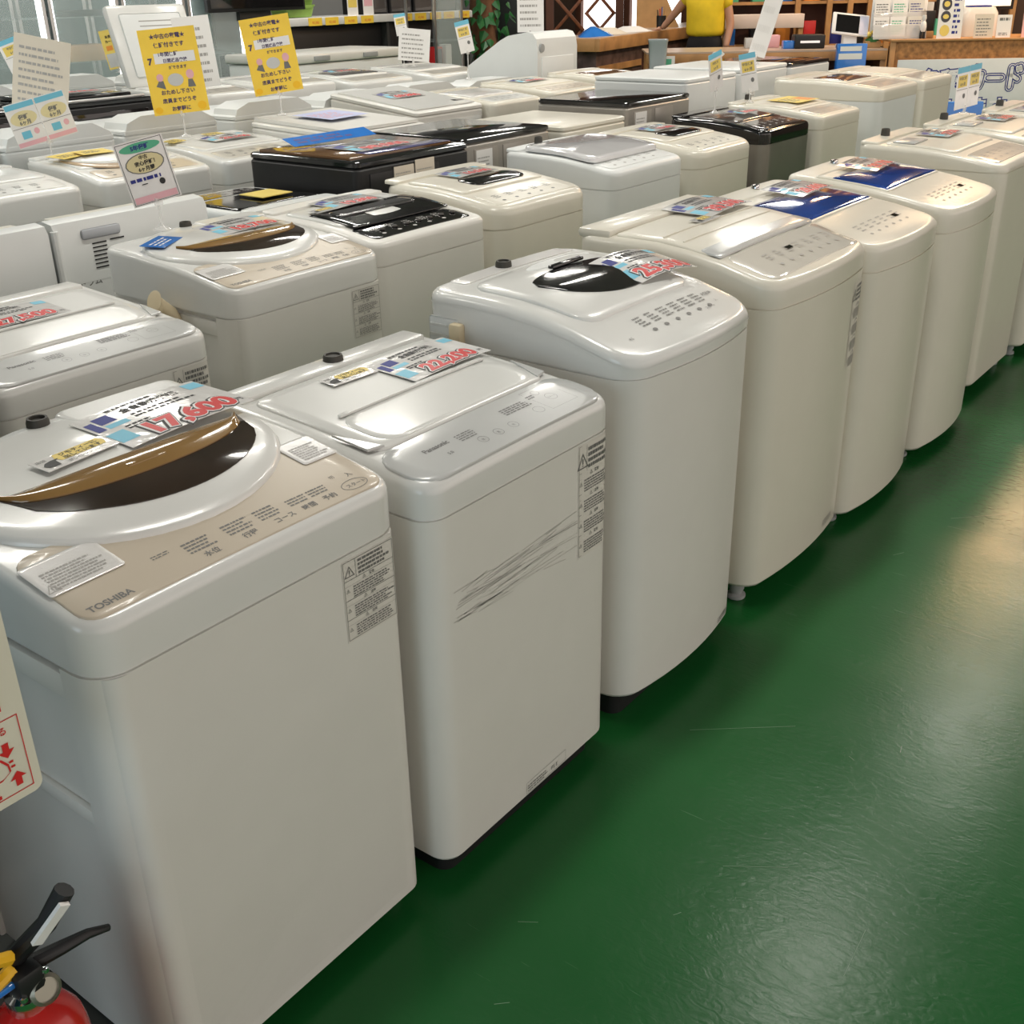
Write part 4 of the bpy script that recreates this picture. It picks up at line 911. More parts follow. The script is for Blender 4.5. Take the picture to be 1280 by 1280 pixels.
tag(o, 'white power cord lying on grey floor by the nearest machine', 'cord')

# ------------------------------------------------------------------ far left: glass showcases
def showcase(label, y, x=-9.6, w=1.25, d=.5, h=2.0, dark=True):
    t = thing('glass_showcase', label, 'showcase', (x, y, 0), 0, 'glass showcases along the left wall')
    MB().box(-d / 2, d / 2, -w / 2, w / 2, 0, .72, .006).build('base_cabinet', TEALG, t)
    for sx in (-1, 1):
        for sy in (-1, 1): MB().box(sx * d / 2 - .016, sx * d / 2 + .016, sy * (w / 2 - .016) - .016, sy * (w / 2 - .016) + .016, .72, h).build('post', ALU, t)
    MB().box(-d / 2 - .01, d / 2 + .01, -w / 2 - .01, w / 2 + .01, h, h + .06, .005).build('cap', ALU, t)
    MB().box(-d / 2, -d / 2 + .01, -w / 2 + .03, w / 2 - .03, .72, h).build('back_panel', TEALG, t)
    MB().box(d / 2 - .006, d / 2, -w / 2 + .03, w / 2 - .03, .72, h).build('glass_front', GLASS, t)
    MB().box(-d / 2 + .02, d / 2 - .02, -w / 2 + .03, w / 2 - .03, .72, .74).build('shelf', GLASS, t)
    for z in (1.06, 1.42): MB().box(-d / 2 + .02, d / 2 - .02, -w / 2 + .03, w / 2 - .03, z, z + .008).build('shelf', GLASS, t)
    for sy in (-1, 1): MB().box(d / 2 - .03, d / 2 - .012, sy * (w / 2 - .05) - .01, sy * (w / 2 - .05) + .01, .9, h - .02).build('light_strip', mat('led_strip', (1, .99, .95), .3, emit=6.0), t)
    return t
for k, lb in enumerate(('at the far left edge', 'second from the left edge', 'above the large cream notice', 'with the long cardboard box', 'behind the left yellow poster')):
    showcase('glass showcase ' + lb, 4.72 + k * .72, w=.69)
def carton(name, label, loc, sx, sy, sz, m, cat, mt=None):
    t = thing(name, label, cat, loc, 0)
    MB().box(-sx / 2, sx / 2, -sy / 2, sy / 2, 0, sz, .004).build('body', m, t); MB().box(sx / 2 - .001, sx / 2 + .002, -sy * .44, sy * .44, sz * .08, sz * .92, .002).build('front', mt or m, t)
    return t
KRAFT = mat('kraft_cardboard', (.45, .27, .12), .8, var=.1)
carton('cardboard_box', 'long cardboard box inside the glass showcase', (-9.55, 6.17, 1.068), .3, .56, .13, KRAFT, 'box')
carton('laptop_box', 'flat black box lying above the cardboard box', (-9.55, 6.17, 1.43), .3, .5, .05, BLACKM, 'box')
carton('loudspeaker', 'dark grey loudspeaker in showcase behind yellow poster', (-9.55, 7.72, .742), .25, .2, .31, GREYM, 'loudspeaker', mat('speaker_cloth', (.07, .07, .08), .9))
carton('loudspeaker', 'brown wooden loudspeaker in showcase beside the grey one', (-9.55, 7.46, .742), .25, .2, .31, mat('walnut', (.19, .13, .09), .5), 'loudspeaker', mat('brown_cloth', (.15, .11, .09), .9))
carton('camera_case', 'dark blue round topped case in far left showcase', (-9.55, 4.8, 1.068), .25, .34, .24, mat('dark_blue_case', (.03, .05, .08), .4), 'case')
carton('paper_stack', 'white paper stack on showcase shelf beside black box', (-9.5, 5.6, 1.068), .22, .2, .07, PAPER, 'paper stack')
t = thing('figurine', 'small brown figurine on the far left showcase shelf', 'figurine', (-9.5, 5.28, 1.068), 0)
MB().lathe([(.05, 0), (.04, .03), (.03, .12), (.045, .18), (.02, .22)], (0, 0, 0), 12).build('torso', KRAFT, t); MB().lathe([(.005, .21), (.03, .24), (.032, .27), (.01, .3)], (0, 0, 0), 12).build('head', KRAFT, t)
t = thing('television', 'large black television hanging over the showcases', 'television', (-9.25, 8.02, 1.42), 0)
MB().box(-.03, .03, -.62, .62, 0, .75, .008).build('frame', BLACKM, t); MB().box(.03, .034, -.59, .59, .03, .72, .001).build('screen', BLACK, t); MB().box(-.08, -.03, -.2, .2, -.08, .5).build('back_bracket', DARK, t)

# shelf with yellow price tags
t = thing('wall_shelf', 'white shelf with yellow price tags over black panels', 'shelf', (-9.5, 9.75, 0), 0)
MB().box(-.3, .3, -1.5, 1.55, 1.30, 1.34, .004).build('shelf_board', PAPER, t)
MB().box(.3, .312, -1.5, 1.55, 1.265, 1.335, .003).build('price_rail', mat('pale_rail', (.62, .62, .60), .4), t)
for k, y in enumerate((-1.02, -.78, -.50, -.25, .38, .62, .88, 1.12, 1.4)):
    g = MB().box(.313, .317, y - .10, y + .09, 1.262, 1.337).build('price_tag', mat('tag_yellow', (.88, .60, .06), .4), t)
    P2().text('¥%d,980' % (k % 5 + 2), y, 1.28, .035, .03, True).build('print', lambda a, b: (.3175, a, b), ORANGE, g)
for y in (-1.45, .1, 1.5): MB().box(-.28, .28, y - .02, y + .02, 0, 1.30).build('upright', DARK, t)
MB().box(-.25, .2, -1.42, .07, .1, 1.25, .004).build('black_panel', BLACKM, t); MB().box(-.25, .2, .13, 1.47, .1, 1.25, .004).build('black_panel', BLACKM, t)
for k, (y, w_, h_, c_, nm) in enumerate(((-.42, .16, .2, YELT, 'yellow printed card standing on the shelf'), (-.18, .16, .22, INKP, 'pink printed card standing on the shelf'))):
    s = sheet('shelf_card', nm, 'card', Matrix.Translation((-9.23, 9.75 + y, 1.34 + h_ / 2)) @ Matrix(((0, 0, 1, 0), (1, 0, 0, 0), (0, 1, 0, 0), (0, 0, 0, 1))), w_, h_, PAPER)
    P2().rect(-w_ * .4, -h_ * .1, w_ * .4, h_ * .3).build('print', fl(.001), c_, s)
for k, y in enumerate((9.85, 10.25, 10.65, 11.05)):
    carton('stereo_unit', 'black stereo unit on the tagged shelf, %s' % ('leftmost', 'second from left', 'third from left', 'rightmost')[k], (-9.55, y, 1.34), .35, .36, .22, BLACKM, 'stereo', SMOKE)
for k in range(3):
    t = thing('plastic_basket', ('lowest', 'middle', 'top')[k] + ' green plastic basket of the stack on the shelf', 'basket', (-9.45, 8.66, 1.345 + k * .075), 0, 'stacked green baskets')
    GB = mat('green_plastic', (.28, .46, .10), .4, var=.1)
    o1 = outline(.40, .30, .05); 
    MB().loft([[(x * .86, y * .86, .0) for x, y in o1], [(x, y, .10) for x, y in o1], [(x * 1.05, y * 1.05, .10) for x, y in o1], [(x * 1.05, y * 1.05, .115) for x, y in o1], [(x * .95, y * .95, .115) for x, y in o1], [(x * .84, y * .84, .01) for x, y in o1]]).build('tub', GB, t)
    MB().box(.15, .163, -.14, .14, .08, .11, .003).build('rim_handle', GB, t)
# small glass case at the end of the shelf
t = thing('glass_cabinet', 'narrow glass cabinet with small boxes beside ivy trunk', 'cabinet', (-8.93, 10.30, 0), 0)
MB().box(-.22, .22, -.24, .24, 0, .70, .005).build('base', WBLUE, t)
for sx in (-1, 1):
    for sy in (-1, 1): MB().box(sx * .21 - .012, sx * .21 + .012, sy * .23 - .012, sy * .23 + .012, .70, 2.0).build('post', ALU, t)
for z in (.72, 1.05, 1.5): MB().box(-.2, .2, -.22, .22, z, z + .01).build('shelf', GLASS, t)
MB().box(.205, .21, -.22, .22, .7, 2.0).build('glass_front', GLASS, t); MB().box(-.22, .22, -.24, .24, 2.0, 2.04).build('cap', ALU, t)
carton('figure_box', 'red and dark toy box inside the narrow glass cabinet', (-8.90, 10.26, .73), .1, .14, .26, INKR, 'box', mat('dark_art', (.10, .08, .12), .3))
carton('figure_box', 'pale grey box inside the narrow glass cabinet', (-8.90, 10.44, .73), .1, .1, .28, WBLUE, 'box', PAPER)

# ------------------------------------------------------------------ ivy trunk, pillar, lattice
t = thing('ivy_trunk', 'brown tree trunk wrapped with green ivy', 'plant', (-9.45, 11.85, 0), 0)
MB().tube([(0, 0, 0), (.04, .02, .6), (-.03, .0, 1.2), (.02, .02, 1.8), (0, 0, 2.6)], .17, 12).build('trunk', mat('bark', (.19, .09, .045), .9, var=.35, scale=6, bump=.6, bscale=20), t)
R = random.Random(3); LEAF = mat('ivy_green', (.03, .16, .045), .4, var=.4, scale=3); lm = None
for k in range(150):
    a = R.uniform(-1.9, 1.0); z = R.uniform(.5, 2.3); r = R.uniform(.17, .34) if abs(a + .5) > .55 else R.uniform(.17, .2)
    if abs(a + .45) < .42 and R.random() < .75: continue
    if lm is None:
        l = link('ivy_leaf', [(0, 0, 0), (.045, .02, .012), (.03, .06, .0), (0, .11, -.02), (-.03, .06, 0), (-.045, .02, .012)], [(0, 1, 2), (0, 2, 3), (0, 3, 4), (0, 4, 5)], LEAF, t); lm = l.data
    else:
        l = bpy.data.objects.new('ivy_leaf', lm); COL.objects.link(l); l.parent = t
    l.location = (r * math.cos(a), r * math.sin(a), z); l.rotation_euler = (R.uniform(-2.2, -1.2), R.uniform(-.6, .6), a + PI / 2 + R.uniform(-.6, .6)); sc = R.uniform(.8, 1.5); l.scale = (sc, sc, sc)
struct('trim_1', MB().box(-9.75, -9.3, 12.35, 12.75, 0, CEIL, .01), mat('dark_grey_pillar', (.055, .06, .06), .7))
s = sheet('wall_notice', 'white notice taped on the dark grey pillar', 'notice', Matrix.Translation((-9.297, 12.5, 1.6)) @ Matrix(((0, 0, 1, 0), (1, 0, 0, 0), (0, 1, 0, 0), (0, 0, 0, 1))), .22, .5, PAPER)
P2().lines(-.09, -.2, .09, .2, 6, .4, 3, .012).build('print', fl(.001), INKG, s)
t = thing('lattice_screen', 'reddish brown wooden lattice screen beside the pillar', 'screen', (-9.15, 12.85, 0), math.radians(35))
MB().box(-.05, .05, -.05, .05, 0, 2.6).build('post', WOODD, t); MB().box(.85, .95, -.05, .05, 0, 2.6).build('post', WOODD, t)
RW = mat('red_brown_wood', (.20, .065, .025), .5, var=.3)
for k in range(12):
    z = .2 + k * .19
    for s_ in (-1, 1):
        b = MB().box(-.02, .02, -.01, .01, -.28, .28, .003).build('slat', RW, t); b.location = (.25 if k % 2 else .65, .012 * s_, z + .1); b.rotation_euler = (0, s_ * .75, 0)
# ------------------------------------------------------------------ far counters, placed along one slanting line
P0 = Vector((-5.63, 9.66, 0)); FA = math.atan2(.5706, .8212); Um = Vector((.8212, .5706, 0)); Bk = Vector((-.5706, .8212, 0))
def F(u, b, z=0.0): return P0 + Um * u + Bk * b + Vector((0, 0, z))
t = thing('service_counter', 'long pine service counter with open shelf beneath', 'counter', F(0, 0), FA)
MB().box(-.12, 2.08, 0, .75, 1.00, 1.015).build('laminate_top', mat('pale_laminate', (.45, .34, .26), .3), t)
MB().box(-.12, 2.08, .0, .06, .92, 1.0, .004).build('front_rail', WOOD, t)
MB().box(-.12, 2.08, .70, .75, 0, 1.0).build('back_board', WOODD, t); MB().box(-.2, 2.08, -.25, .7, .72, .75).build('under_shelf', WOODD, t)
for u in (-.1, 2.03): MB().box(u, u + .05, .02, .7, 0, .99).build('leg_panel', WOOD, t)
s = MB().box(-.0, .14, -.004, 0, .87, .985).build('framed_notice', PAPER, t); P2().rect(.03, .90, .11, .96).build('print', lambda a, b: (a, -.005, b), INKGR, s)
t = thing('panel_counter', 'counter faced with chipboard beside the pine counter', 'counter', F(2.1, 0), FA)
OSB = mat('chipboard', (.34, .155, .045), .6, var=.45, scale=22)
MB().box(0, 1.6, .0, .03, 0, 1.07, .003).build('front_panel', OSB, t); MB().box(-.0, 1.62, -.02, .7, 1.07, 1.09, .003).build('top', WOOD, t); MB().box(0, .05, -.01, .03, 0, 1.07, .003).build('edge_post', WOOD, t); MB().box(1.55, 1.6, .03, .7, 0, 1.07).build('side_panel', WOOD, t)
# lettered sign board
t = thing('sign_board', 'white sign board with blue outlined lettering below chipboard counter', 'sign', F(2.17, -.05), FA)
MB().box(0, 1.22, -.012, 0, .12, .92, .003).build('board', mat('pale_sign_board', (.60, .65, .66), .4), t)
q = lambda l: (lambda a, b: (a, -.0125 - l, b))
KANA = ([[(.1, .70), (.86, .70), (.82, .3), (.72, .1), (.56, .12)], [(.46, .98), (.44, .62), (.32, .3), (.08, .04)]], [[(.06, .5), (.94, .5)]], [[(.32, .96), (.32, .04)], [(.32, .62), (.78, .42)], [(.66, .98), (.74, .8)], [(.86, 1.02), (.94, .84)]])
for k, (r_, nm_, m_) in enumerate(((.042, 'letter_edge', INKN), (.033, 'letter_gap', INKW), (.025, 'letter_outline', INKN), (.015, 'letter_face', INKW))):
    for c_, glyph in enumerate(KANA):
        p = P2()
        for st_ in glyph: p.stroke([(.66 + c_ * .168 + a * .135, .665 + b * .18) for a, b in st_], r_)
        p.build(nm_, q(.0006 * (k + 1)), m_, t)
for s_, u, v, sz in (('使えます', .36, .44, .17), ('各種', .22, .68, .18)):
    P2().text(s_, u, v, sz, .09).build('letter_outline', q(.0005), INKN, t); P2().text(s_, u, v, sz, .03).build('letter_face', q(.001), INKW, t)
P2().lines(.1, .2, .55, .38, 4, .4, 3, .03).build('small_print', q(.0005), INK, t)
P2().rect(.0, .12, 1.22, .18).build('blue_band', q(.0005), INKB, t)
t = thing('detergent_pack', 'blue and teal packet standing between the machines and sign', 'packet', F(2.55, -.75), FA)
MB().box(-.2, .2, -.04, .04, 0, .62, .01).build('pack', BLUEF, t); MB().box(-.2, .2, -.042, -.04, .40, .5, .0).build('teal_band', INKB, t)
# second counter running away, with things on it
t = thing('wood_counter', 'rough wooden counter under the bright window', 'counter', (-6.45, 9.85, 0), math.radians(11))
MB().box(-.5, 0, 0, 4.4, 1.10, 1.12).build('top', mat('pale_laminate', (.45, .34, .26), .3), t); MB().box(0, .05, -.05, 4.4, 1.0, 1.12, .004).build('front_beam', WOOD, t); MB().box(-.5, 0, -.05, 0, 1.0, 1.12, .004).build('end_beam', WOOD, t)
MB().box(-.45, -.03, .05, 3.1, 0, 1.0).build('brick_base', mat('dim_brick', (.13, .085, .08), .8, var=.4, scale=9), t)
for z in (.55, .8): MB().box(-.02, .0, .05, 3.1, z, z + .06).build('lower_rail', WOOD, t)
def at_w(a, b, z): c_, s_ = math.cos(math.radians(11)), math.sin(math.radians(11)); return (-6.45 + a * c_ - b * s_, 9.85 + a * s_ + b * c_, z)
t = thing('blue_cloth', 'crumpled bright blue cloth on the wooden counter', 'cloth', at_w(-.25, .5, 1.12), .3)
R = random.Random(8); MB().loft([[((.17 - .05 * k) * (1 + .25 * math.sin(3 * a + k)) * math.cos(a), (.3 - .08 * k) * (1 + .2 * math.cos(4 * a)) * math.sin(a), .03 * k) for a in [2 * PI * j / 18 for j in range(18)]] for k in range(4)]).build('folds', BLUEF, t)
for k, (a, b, h_, c_, lb) in enumerate(((-.3, 1.0, .06, TANPAP, 'crumpled beige papers on the wooden counter'), (-.25, 1.6, .05, PAPER, 'white paper pile on the wooden counter'))):
    o = MB().loft([[((.2 - .04 * j) * (1 + .2 * math.sin(5 * q_ + j)) * math.cos(q_), (.3 - .07 * j) * math.sin(q_), h_ * j / 3) for q_ in [2 * PI * i / 16 for i in range(16)]] for j in range(4)]).build('paper_pile', c_); o.location = at_w(a, b, 1.12); tag(o, lb, 'papers')
t = thing('pen_holder', 'black pen holder on the wooden counter', 'pen holder', at_w(-.1, 2.15, 1.12), 0)
MB().lathe([(.05, 0), (.055, .14), (.047, .14), (.043, .01)], (0, 0, 0), 16).build('cup', BLACKM, t)
for k in range(5): MB().tube([(.01 * (k - 2), .01 * (k % 3 - 1), .02), (.02 * (k - 2), .02 * (k % 3 - 1), .2 + .01 * k)], .006, 6).build('pen', (INK, INKR, PAPER, INKN, KRAFT)[k], t)
o = MB().prism([(-.25, 0), (.25, 0), (.0, .5), (-.25, .5)], -.01, .01).build('leaning_cardboard', KRAFT); o.location = at_w(-.3, 2.6, 1.12); o.rotation_euler = (0, 0, FA); tag(o, 'cardboard panel leaning beside the black pen holder', 'cardboard')
t = thing('wire_tangle', 'dark twig like wire bunch beside the wooden counter', 'wires', (-6.80, 9.62, 0), 0)
R = random.Random(5); MB().tube([(0, 0, 0), (.01, 0, .6), (0, 0, 1.0)], .03, 8).build('stalk', DARK, t)
for k in range(26):
    a = R.uniform(0, 2 * PI); e = R.uniform(.08, .26); MB().tube([(0, 0, .9), (e * .5 * math.cos(a), e * .5 * math.sin(a), 1.02), (e * math.cos(a), e * math.sin(a), R.uniform(.75, 1.15))], .004, 5).build('wire', DARK, t)

# ------------------------------------------------------------------ things on and under the service counter
def bottle(label, u, b, z, h, r, liquid, kind):
    t = thing('pump_bottle' if kind != 'spray' else 'spray_bottle', label, 'bottle', F(u, b, z), FA, 'bottles under the counter')
    MB().lathe([(r * .9, 0), (r, .008), (r, h * .55), (r * .8, h * .64), (r * .35, h * .7)], (0, 0, 0), 16).build('bottle_body', liquid, t)
    MB().lathe([(r * .42, h * .69), (r * .42, h * .78), (r * .2, h * .79), (r * .2, h * .88)], (0, 0, 0), 12).build('cap', PAPER, t)
    if kind == 'spray':
        MB().prism([(-.07, h * .9), (-.05, h), (.03, h), (.05, h * .93), (.03, h * .86), (-.02, h * .86)], -.015, .015).build('trigger_head', PAPER, t)
        MB().box(-.05, -.04, -.006, .006, h * .76, h * .9).build('trigger', PAPER, t)
    else: MB().box(-.035, .02, -.01, .01, h * .88, h * .94, .003).build('pump_head', PAPER, t)
    return t
LB = mat('blue_liquid', (.05, .28, .52), .15, coat=.5); LC = mat('clear_plastic_bottle', (.55, .58, .60), .12, coat=.5); LG = mat('yellow_green_liquid', (.42, .44, .05), .15, coat=.5)
bottle('small clear pump bottle, leftmost under the counter', .09, -.12, .75, .15, .03, LC, 'pump')
bottle('blue liquid pump bottle under the counter', .2, -.12, .75, .19, .035, LB, 'pump')
bottle('clear pump bottle right of the blue one', .31, -.12, .75, .19, .037, LC, 'pump')
bottle('dark capped clear bottle beside the spray bottle', .41, -.05, .75, .17, .03, LC, 'pump')
bottle('yellow green spray bottle with white trigger head', .53, -.12, .75, .27, .042, LG, 'spray')
bottle('white pump bottle right of the spray bottle', .68, -.1, .75, .2, .038, PAPER, 'pump')
bottle('white pump bottle beside the blue tub', .98, -.1, .75, .2, .035, PAPER, 'pump')
t = thing('blue_tub', 'dark blue tub under the counter', 'tub', F(1.14, -.08, .75), FA); MB().lathe([(.07, 0), (.08, .16), (.083, .16), (.083, .19), (.02, .192)], (0, 0, 0), 18).build('tub_body', mat('navy_plastic', (.01, .04, .2), .4), t); MB().lathe([(.085, .17), (.085, .195), (.03, .2)], (0, 0, 0), 18).build('lid', mat('navy_plastic', (.01, .04, .2), .4), t)
t = thing('clear_bucket', 'translucent grey plastic bin at the counter corner', 'bin', F(-.03, -.12, .75), FA)
MB().loft([[(x * s_, y * s_, z) for x, y in outline(.15, .17, .03)] for s_, z in ((.8, 0), (.9, .2), (1.0, .36), (1.06, .37), (1.06, .385), (.97, .38), (.85, .1))]).build('bin_body', mat('translucent_grey', (.36, .40, .42), .2, coat=.4), t); MB().box(-.06, .06, -.05, .05, .1, .3).build('liner', PAPER, t)
t = thing('blue_carton', 'blue carton with white printed bands before the counter', 'box', F(1.72, -.13, .75), FA)
MB().box(-.13, .13, -.05, .05, 0, .32, .004).build('carton', BLUEF, t); MB().box(-.11, .08, -.052, -.05, .26, .3).build('white_band', PAPER, t); MB().box(-.12, .09, -.052, -.05, .19, .24).build('white_band', PAPER, t)
drum('washing_machine', 'tall pale machine with black flat top beside blue carton', (-3.75, 7.98, 0), PI, w=.68, d=.66, h=1.09, body=WBLUE, top=BLACK, sheets=0, cord=False, emboss=False)
t = thing('cash_register', 'white tablet cash register on the service counter', 'register', F(1.78, .25, 1.015), FA)
MB().box(-.11, .11, -.1, .08, 0, .03, .01).build('base', PAPER, t); MB().prism([(-.05, .03), (.05, .03), (.07, .15), (-.02, .15)], -.06, .06, ax='x').build('neck', PAPER, t)
L = MB().box(-.17, .17, -.012, .012, -.1, .1, .008).build('tablet', PAPER, t); L.location = (-.01, -.03, .2); L.rotation_euler = (-.45, .12, 0)
MB().box(-.135, .08, -.0145, -.012, -.08, .08).build('screen', BLACK, L); MB().box(.085, .16, -.0145, -.012, -.085, .085).build('side_label', mat('lilac_paper', (.62, .62, .75), .4), L)
t = thing('receipt_printer', 'black receipt printer left of the cash register', 'printer', F(1.42, .3, 1.015), FA); MB().box(-.15, .13, -.1, .1, 0, .12, .012).build('housing', BLACKM, t); MB().box(-.1, .08, -.102, -.095, .05, .07).build('paper_slot', CHROME, t)
t = thing('small_plant', 'small pot with yellow flowers beside the register', 'plant', F(1.98, .2, 1.015), FA); MB().box(-.07, .07, -.05, .05, 0, .06, .003).build('pot', KRAFT, t)
for a in ((-.04, .0, .11), (.035, .0, .12), (0, .02, .13)): MB().lathe([(.004, -.03), (.028, -.01), (.03, .01), (.01, .028)], a, 10).build('flower', YELT, t)
MB().lathe([(.06, .05), (.065, .075), (.02, .09)], (0, 0, 0), 10).build('leaves', LEAF, t)
t = thing('brochure_rack', 'white brochure rack with printed leaflets on the counter', 'rack', F(2.2, .05, 1.09), FA)
for k in range(3):
    s = MB().box(-.24, .24, 0, .01, 0, .13, .003).build('pocket', ACRYL, t); s.location = (0, .04 + .05 * k, .0 + .1 * k); s.rotation_euler = (-.2, 0, 0)
MB().box(-.25, .25, .15, .165, 0, .36, .003).build('back_plate', PAPER, t)
for k, u in enumerate((-.17, -.02, .14, -.16, .0, .15)):
    g = MB().box(-.07, .07, 0, .004, 0, .17).build('leaflet', (PAPER, PAPER, STICK)[k % 3], t); g.location = (u, .06 + .06 * (k // 3), .02 + .14 * (k // 3)); g.rotation_euler = (-.18, 0, 0)
    P2().lines(-.055, .02, .055, .15, 6, .4, k, .012).build('print', lambda a, b: (a, -.001, b), (INKG, INKGR, INKN)[k % 3], g)
for k, (u, h_, w_, c_, lb) in enumerate(((2.62, .40, .22, PAPER, 'tall poster with black and gold ovals on the counter'), (2.93, .2, .17, TANPAP, 'beige printed card standing on the chipboard counter'), (3.11, .19, .13, PAPER, 'white framed card standing on the chipboard counter'), (3.42, .46, .3, mat('pink_paper', (.80, .45, .42), .5), 'large pink printed board at the right end of counter'))):
    s = sheet('counter_card', lb, 'card', Matrix.Translation(F(u, .03, 1.09 + h_ / 2)) @ Matrix.Rotation(FA, 4, 'Z') @ Matrix(((1, 0, 0, 0), (0, 0, -1, 0), (0, 1, 0, 0), (0, 0, 0, 1))) @ Matrix.Rotation(-.08, 4, 'X'), w_, h_, c_, .006)
    if k == 0: P2().disc(-w_ * .2, h_ * .22, w_ * .2, h_ * .13).disc(-w_ * .2, -h_ * .04, w_ * .2, h_ * .12).build('print', fl(.0008), BLACK, s); P2().disc(-w_ * .2, h_ * .22, w_ * .12, h_ * .06).disc(-w_ * .2, -h_ * .04, w_ * .12, h_ * .05).disc(-w_ * .2, -h_ * .33, w_ * .2, h_ * .12).build('gold_print', fl(.0012), YELT, s); P2().lines(w_ * .1, -h_ * .4, w_ * .4, h_ * .4, 7, .5, 3, .02).build('violet_print', fl(.0008), INKN, s)
    elif k == 3: P2().text('買取', 0, h_ * .1, .14, .02, True).lines(-w_ * .4, -h_ * .4, w_ * .4, 0, 5, .4, 4, .03).build('print', fl(.0008), INKR, s)
    elif k == 1: P2().lines(-w_ * .4, -h_ * .4, w_ * .4, h_ * .4, 6, .3, k, .014).build('print', fl(.0008), INKG, s)
    else: P2().lines(-w_ * .35, h_ * .25, w_ * .35, h_ * .4, 1, .8, k, .014).lines(-w_ * .35, -h_ * .4, w_ * .35, -h_ * .25, 2, .5, k + 3, .014).build('print', fl(.0008), INKG, s)
for k, (u, b, sx, sy, sz, c_, lb, nm) in enumerate(((2.46, .2, .12, .12, .06, KRAFT, 'small wooden block on the chipboard counter', 'wooden_block'), (2.46, .22, .13, .1, .17, BLACKM, 'black square speaker on wooden block', 'small_speaker'), (2.52, .45, .1, .1, .3, GREYP, 'pale grey upright box behind the tall poster', 'upright_box'))):
    carton(nm, lb, F(u, b, 1.09 + (.06 if k == 1 else 0)), sy, sx, sz, c_, 'box' if k else 'block').rotation_euler = (0, 0, FA - PI / 2)
t = thing('label_printer', 'white rounded printer with navy top on the counter', 'printer', F(2.98, .4, 1.09), FA)
MB().loft([[(x * s_, y * s_, z) for x, y in outline(.22, .36, .08)] for s_, z in ((1, 0), (1.02, .1), (.98, .2), (.8, .25))]).build('housing', WTOP, t); MB().box(-.1, .1, -.07, .07, .25, .265, .006).build('navy_lid', INKN, t)
t = thing('monitor', 'lit monitor with black frame over the chipboard counter', 'monitor', F(3.02, .62, 1.09), FA)
MB().box(-.36, .36, 0, .04, .22, .70, .006).build('frame', BLACKM, t); MB().box(-.33, .33, -.004, .0, .25, .67).build('screen', mat('lit_screen', (1.0, .80, .62), .3, emit=.9, var=.25, scale=3), t); MB().box(-.1, .1, -.05, .1, 0, .02).build('foot', BLACKM, t); MB().box(-.03, .03, .0, .03, .02, .24).build('neck', BLACKM, t)
t = thing('doll', 'small white figurine standing near the brochure rack', 'figurine', F(2.40, .08, 1.09), FA)
MB().lathe([(.02, .06), (.03, .1), (.022, .14), (.012, .15), (.022, .17), (.018, .2)], (0, 0, 0), 12).build('torso', PAPER, t)
for s_ in (-1, 1): MB().box(s_ * .014 - .01, s_ * .014 + .01, -.01, .01, 0, .07, .003).build('leg', BLACKM, t)
# back shelving behind the counter
t = thing('back_shelf', 'wooden back shelves full of tools behind the counter', 'shelf', F(1.9, 2.62), FA)
for z in (.9, 1.35, 1.75): MB().box(-1.0, 2.2, 0, .35, z, z + .03).build('shelf_board', WOOD, t)
for u in (-1.0, -.2, .15, .38, .6, .82, 1.04, 2.17): MB().box(u, u + .06, -.02, .03, 0, 2.5, .003).build('slat_post', WOOD, t)
MB().box(-1.0, 2.2, .35, .37, 0, 2.5).build('back_board', WOODD, t)
R = random.Random(12); cols = [INKR, INKN, BLACKM, GREYM, KRAFT, INKGR, PAPER, BLUEF, ORANGE, DARK]
nm = ['red', 'navy', 'black', 'grey', 'kraft', 'green', 'white', 'blue', 'orange', 'charcoal']
place = ['at the left end', 'left of the middle', 'at the middle', 'right of the middle', 'at the right end']
for k in range(20):
    u = -.9 + (k % 10) * .3; z = 1.38 if k < 10 else .93
    w_ = R.uniform(.12, .2); h_ = R.uniform(.12, .3); c_ = R.randrange(10)
    carton('shelf_box', '%s box on the %s back shelf, %s from the left' % (nm[c_], 'upper' if k < 10 else 'lower', ('first', 'second', 'third', 'fourth', 'fifth', 'sixth', 'seventh', 'eighth', 'ninth', 'tenth')[k % 10]), F(1.9 + u, 2.62 + .17, z), .16, w_, h_, cols[c_], 'box').rotation_euler = (0, 0, FA - PI / 2)
for k, (u, b, sx, sz, c_, lb) in enumerate(((.93, .5, .16, .09, GREYP, 'grey box pile on the service counter'), (1.1, .55, .16, .11, INKP, 'pink and grey boxes on the service counter'), (1.24, .3, .13, .07, BLUEF, 'bright blue tray on the service counter'))):
    carton('counter_box', lb, F(u, b, 1.015), .12, sx, sz, c_, 'box').rotation_euler = (0, 0, FA - PI / 2)
t = thing('white_ledge', 'white wall ledge behind the person in yellow', 'ledge', F(1.2, 2.3), FA); MB().box(-.35, .55, 0, .2, 1.12, 1.26, .004).build('ledge_board', mat('pinkish_white', (.72, .60, .54), .6), t)
for u in (-.3, .5): MB().box(u, u + .05, .02, .18, 0, 1.12).build('ledge_leg', WOOD, t)

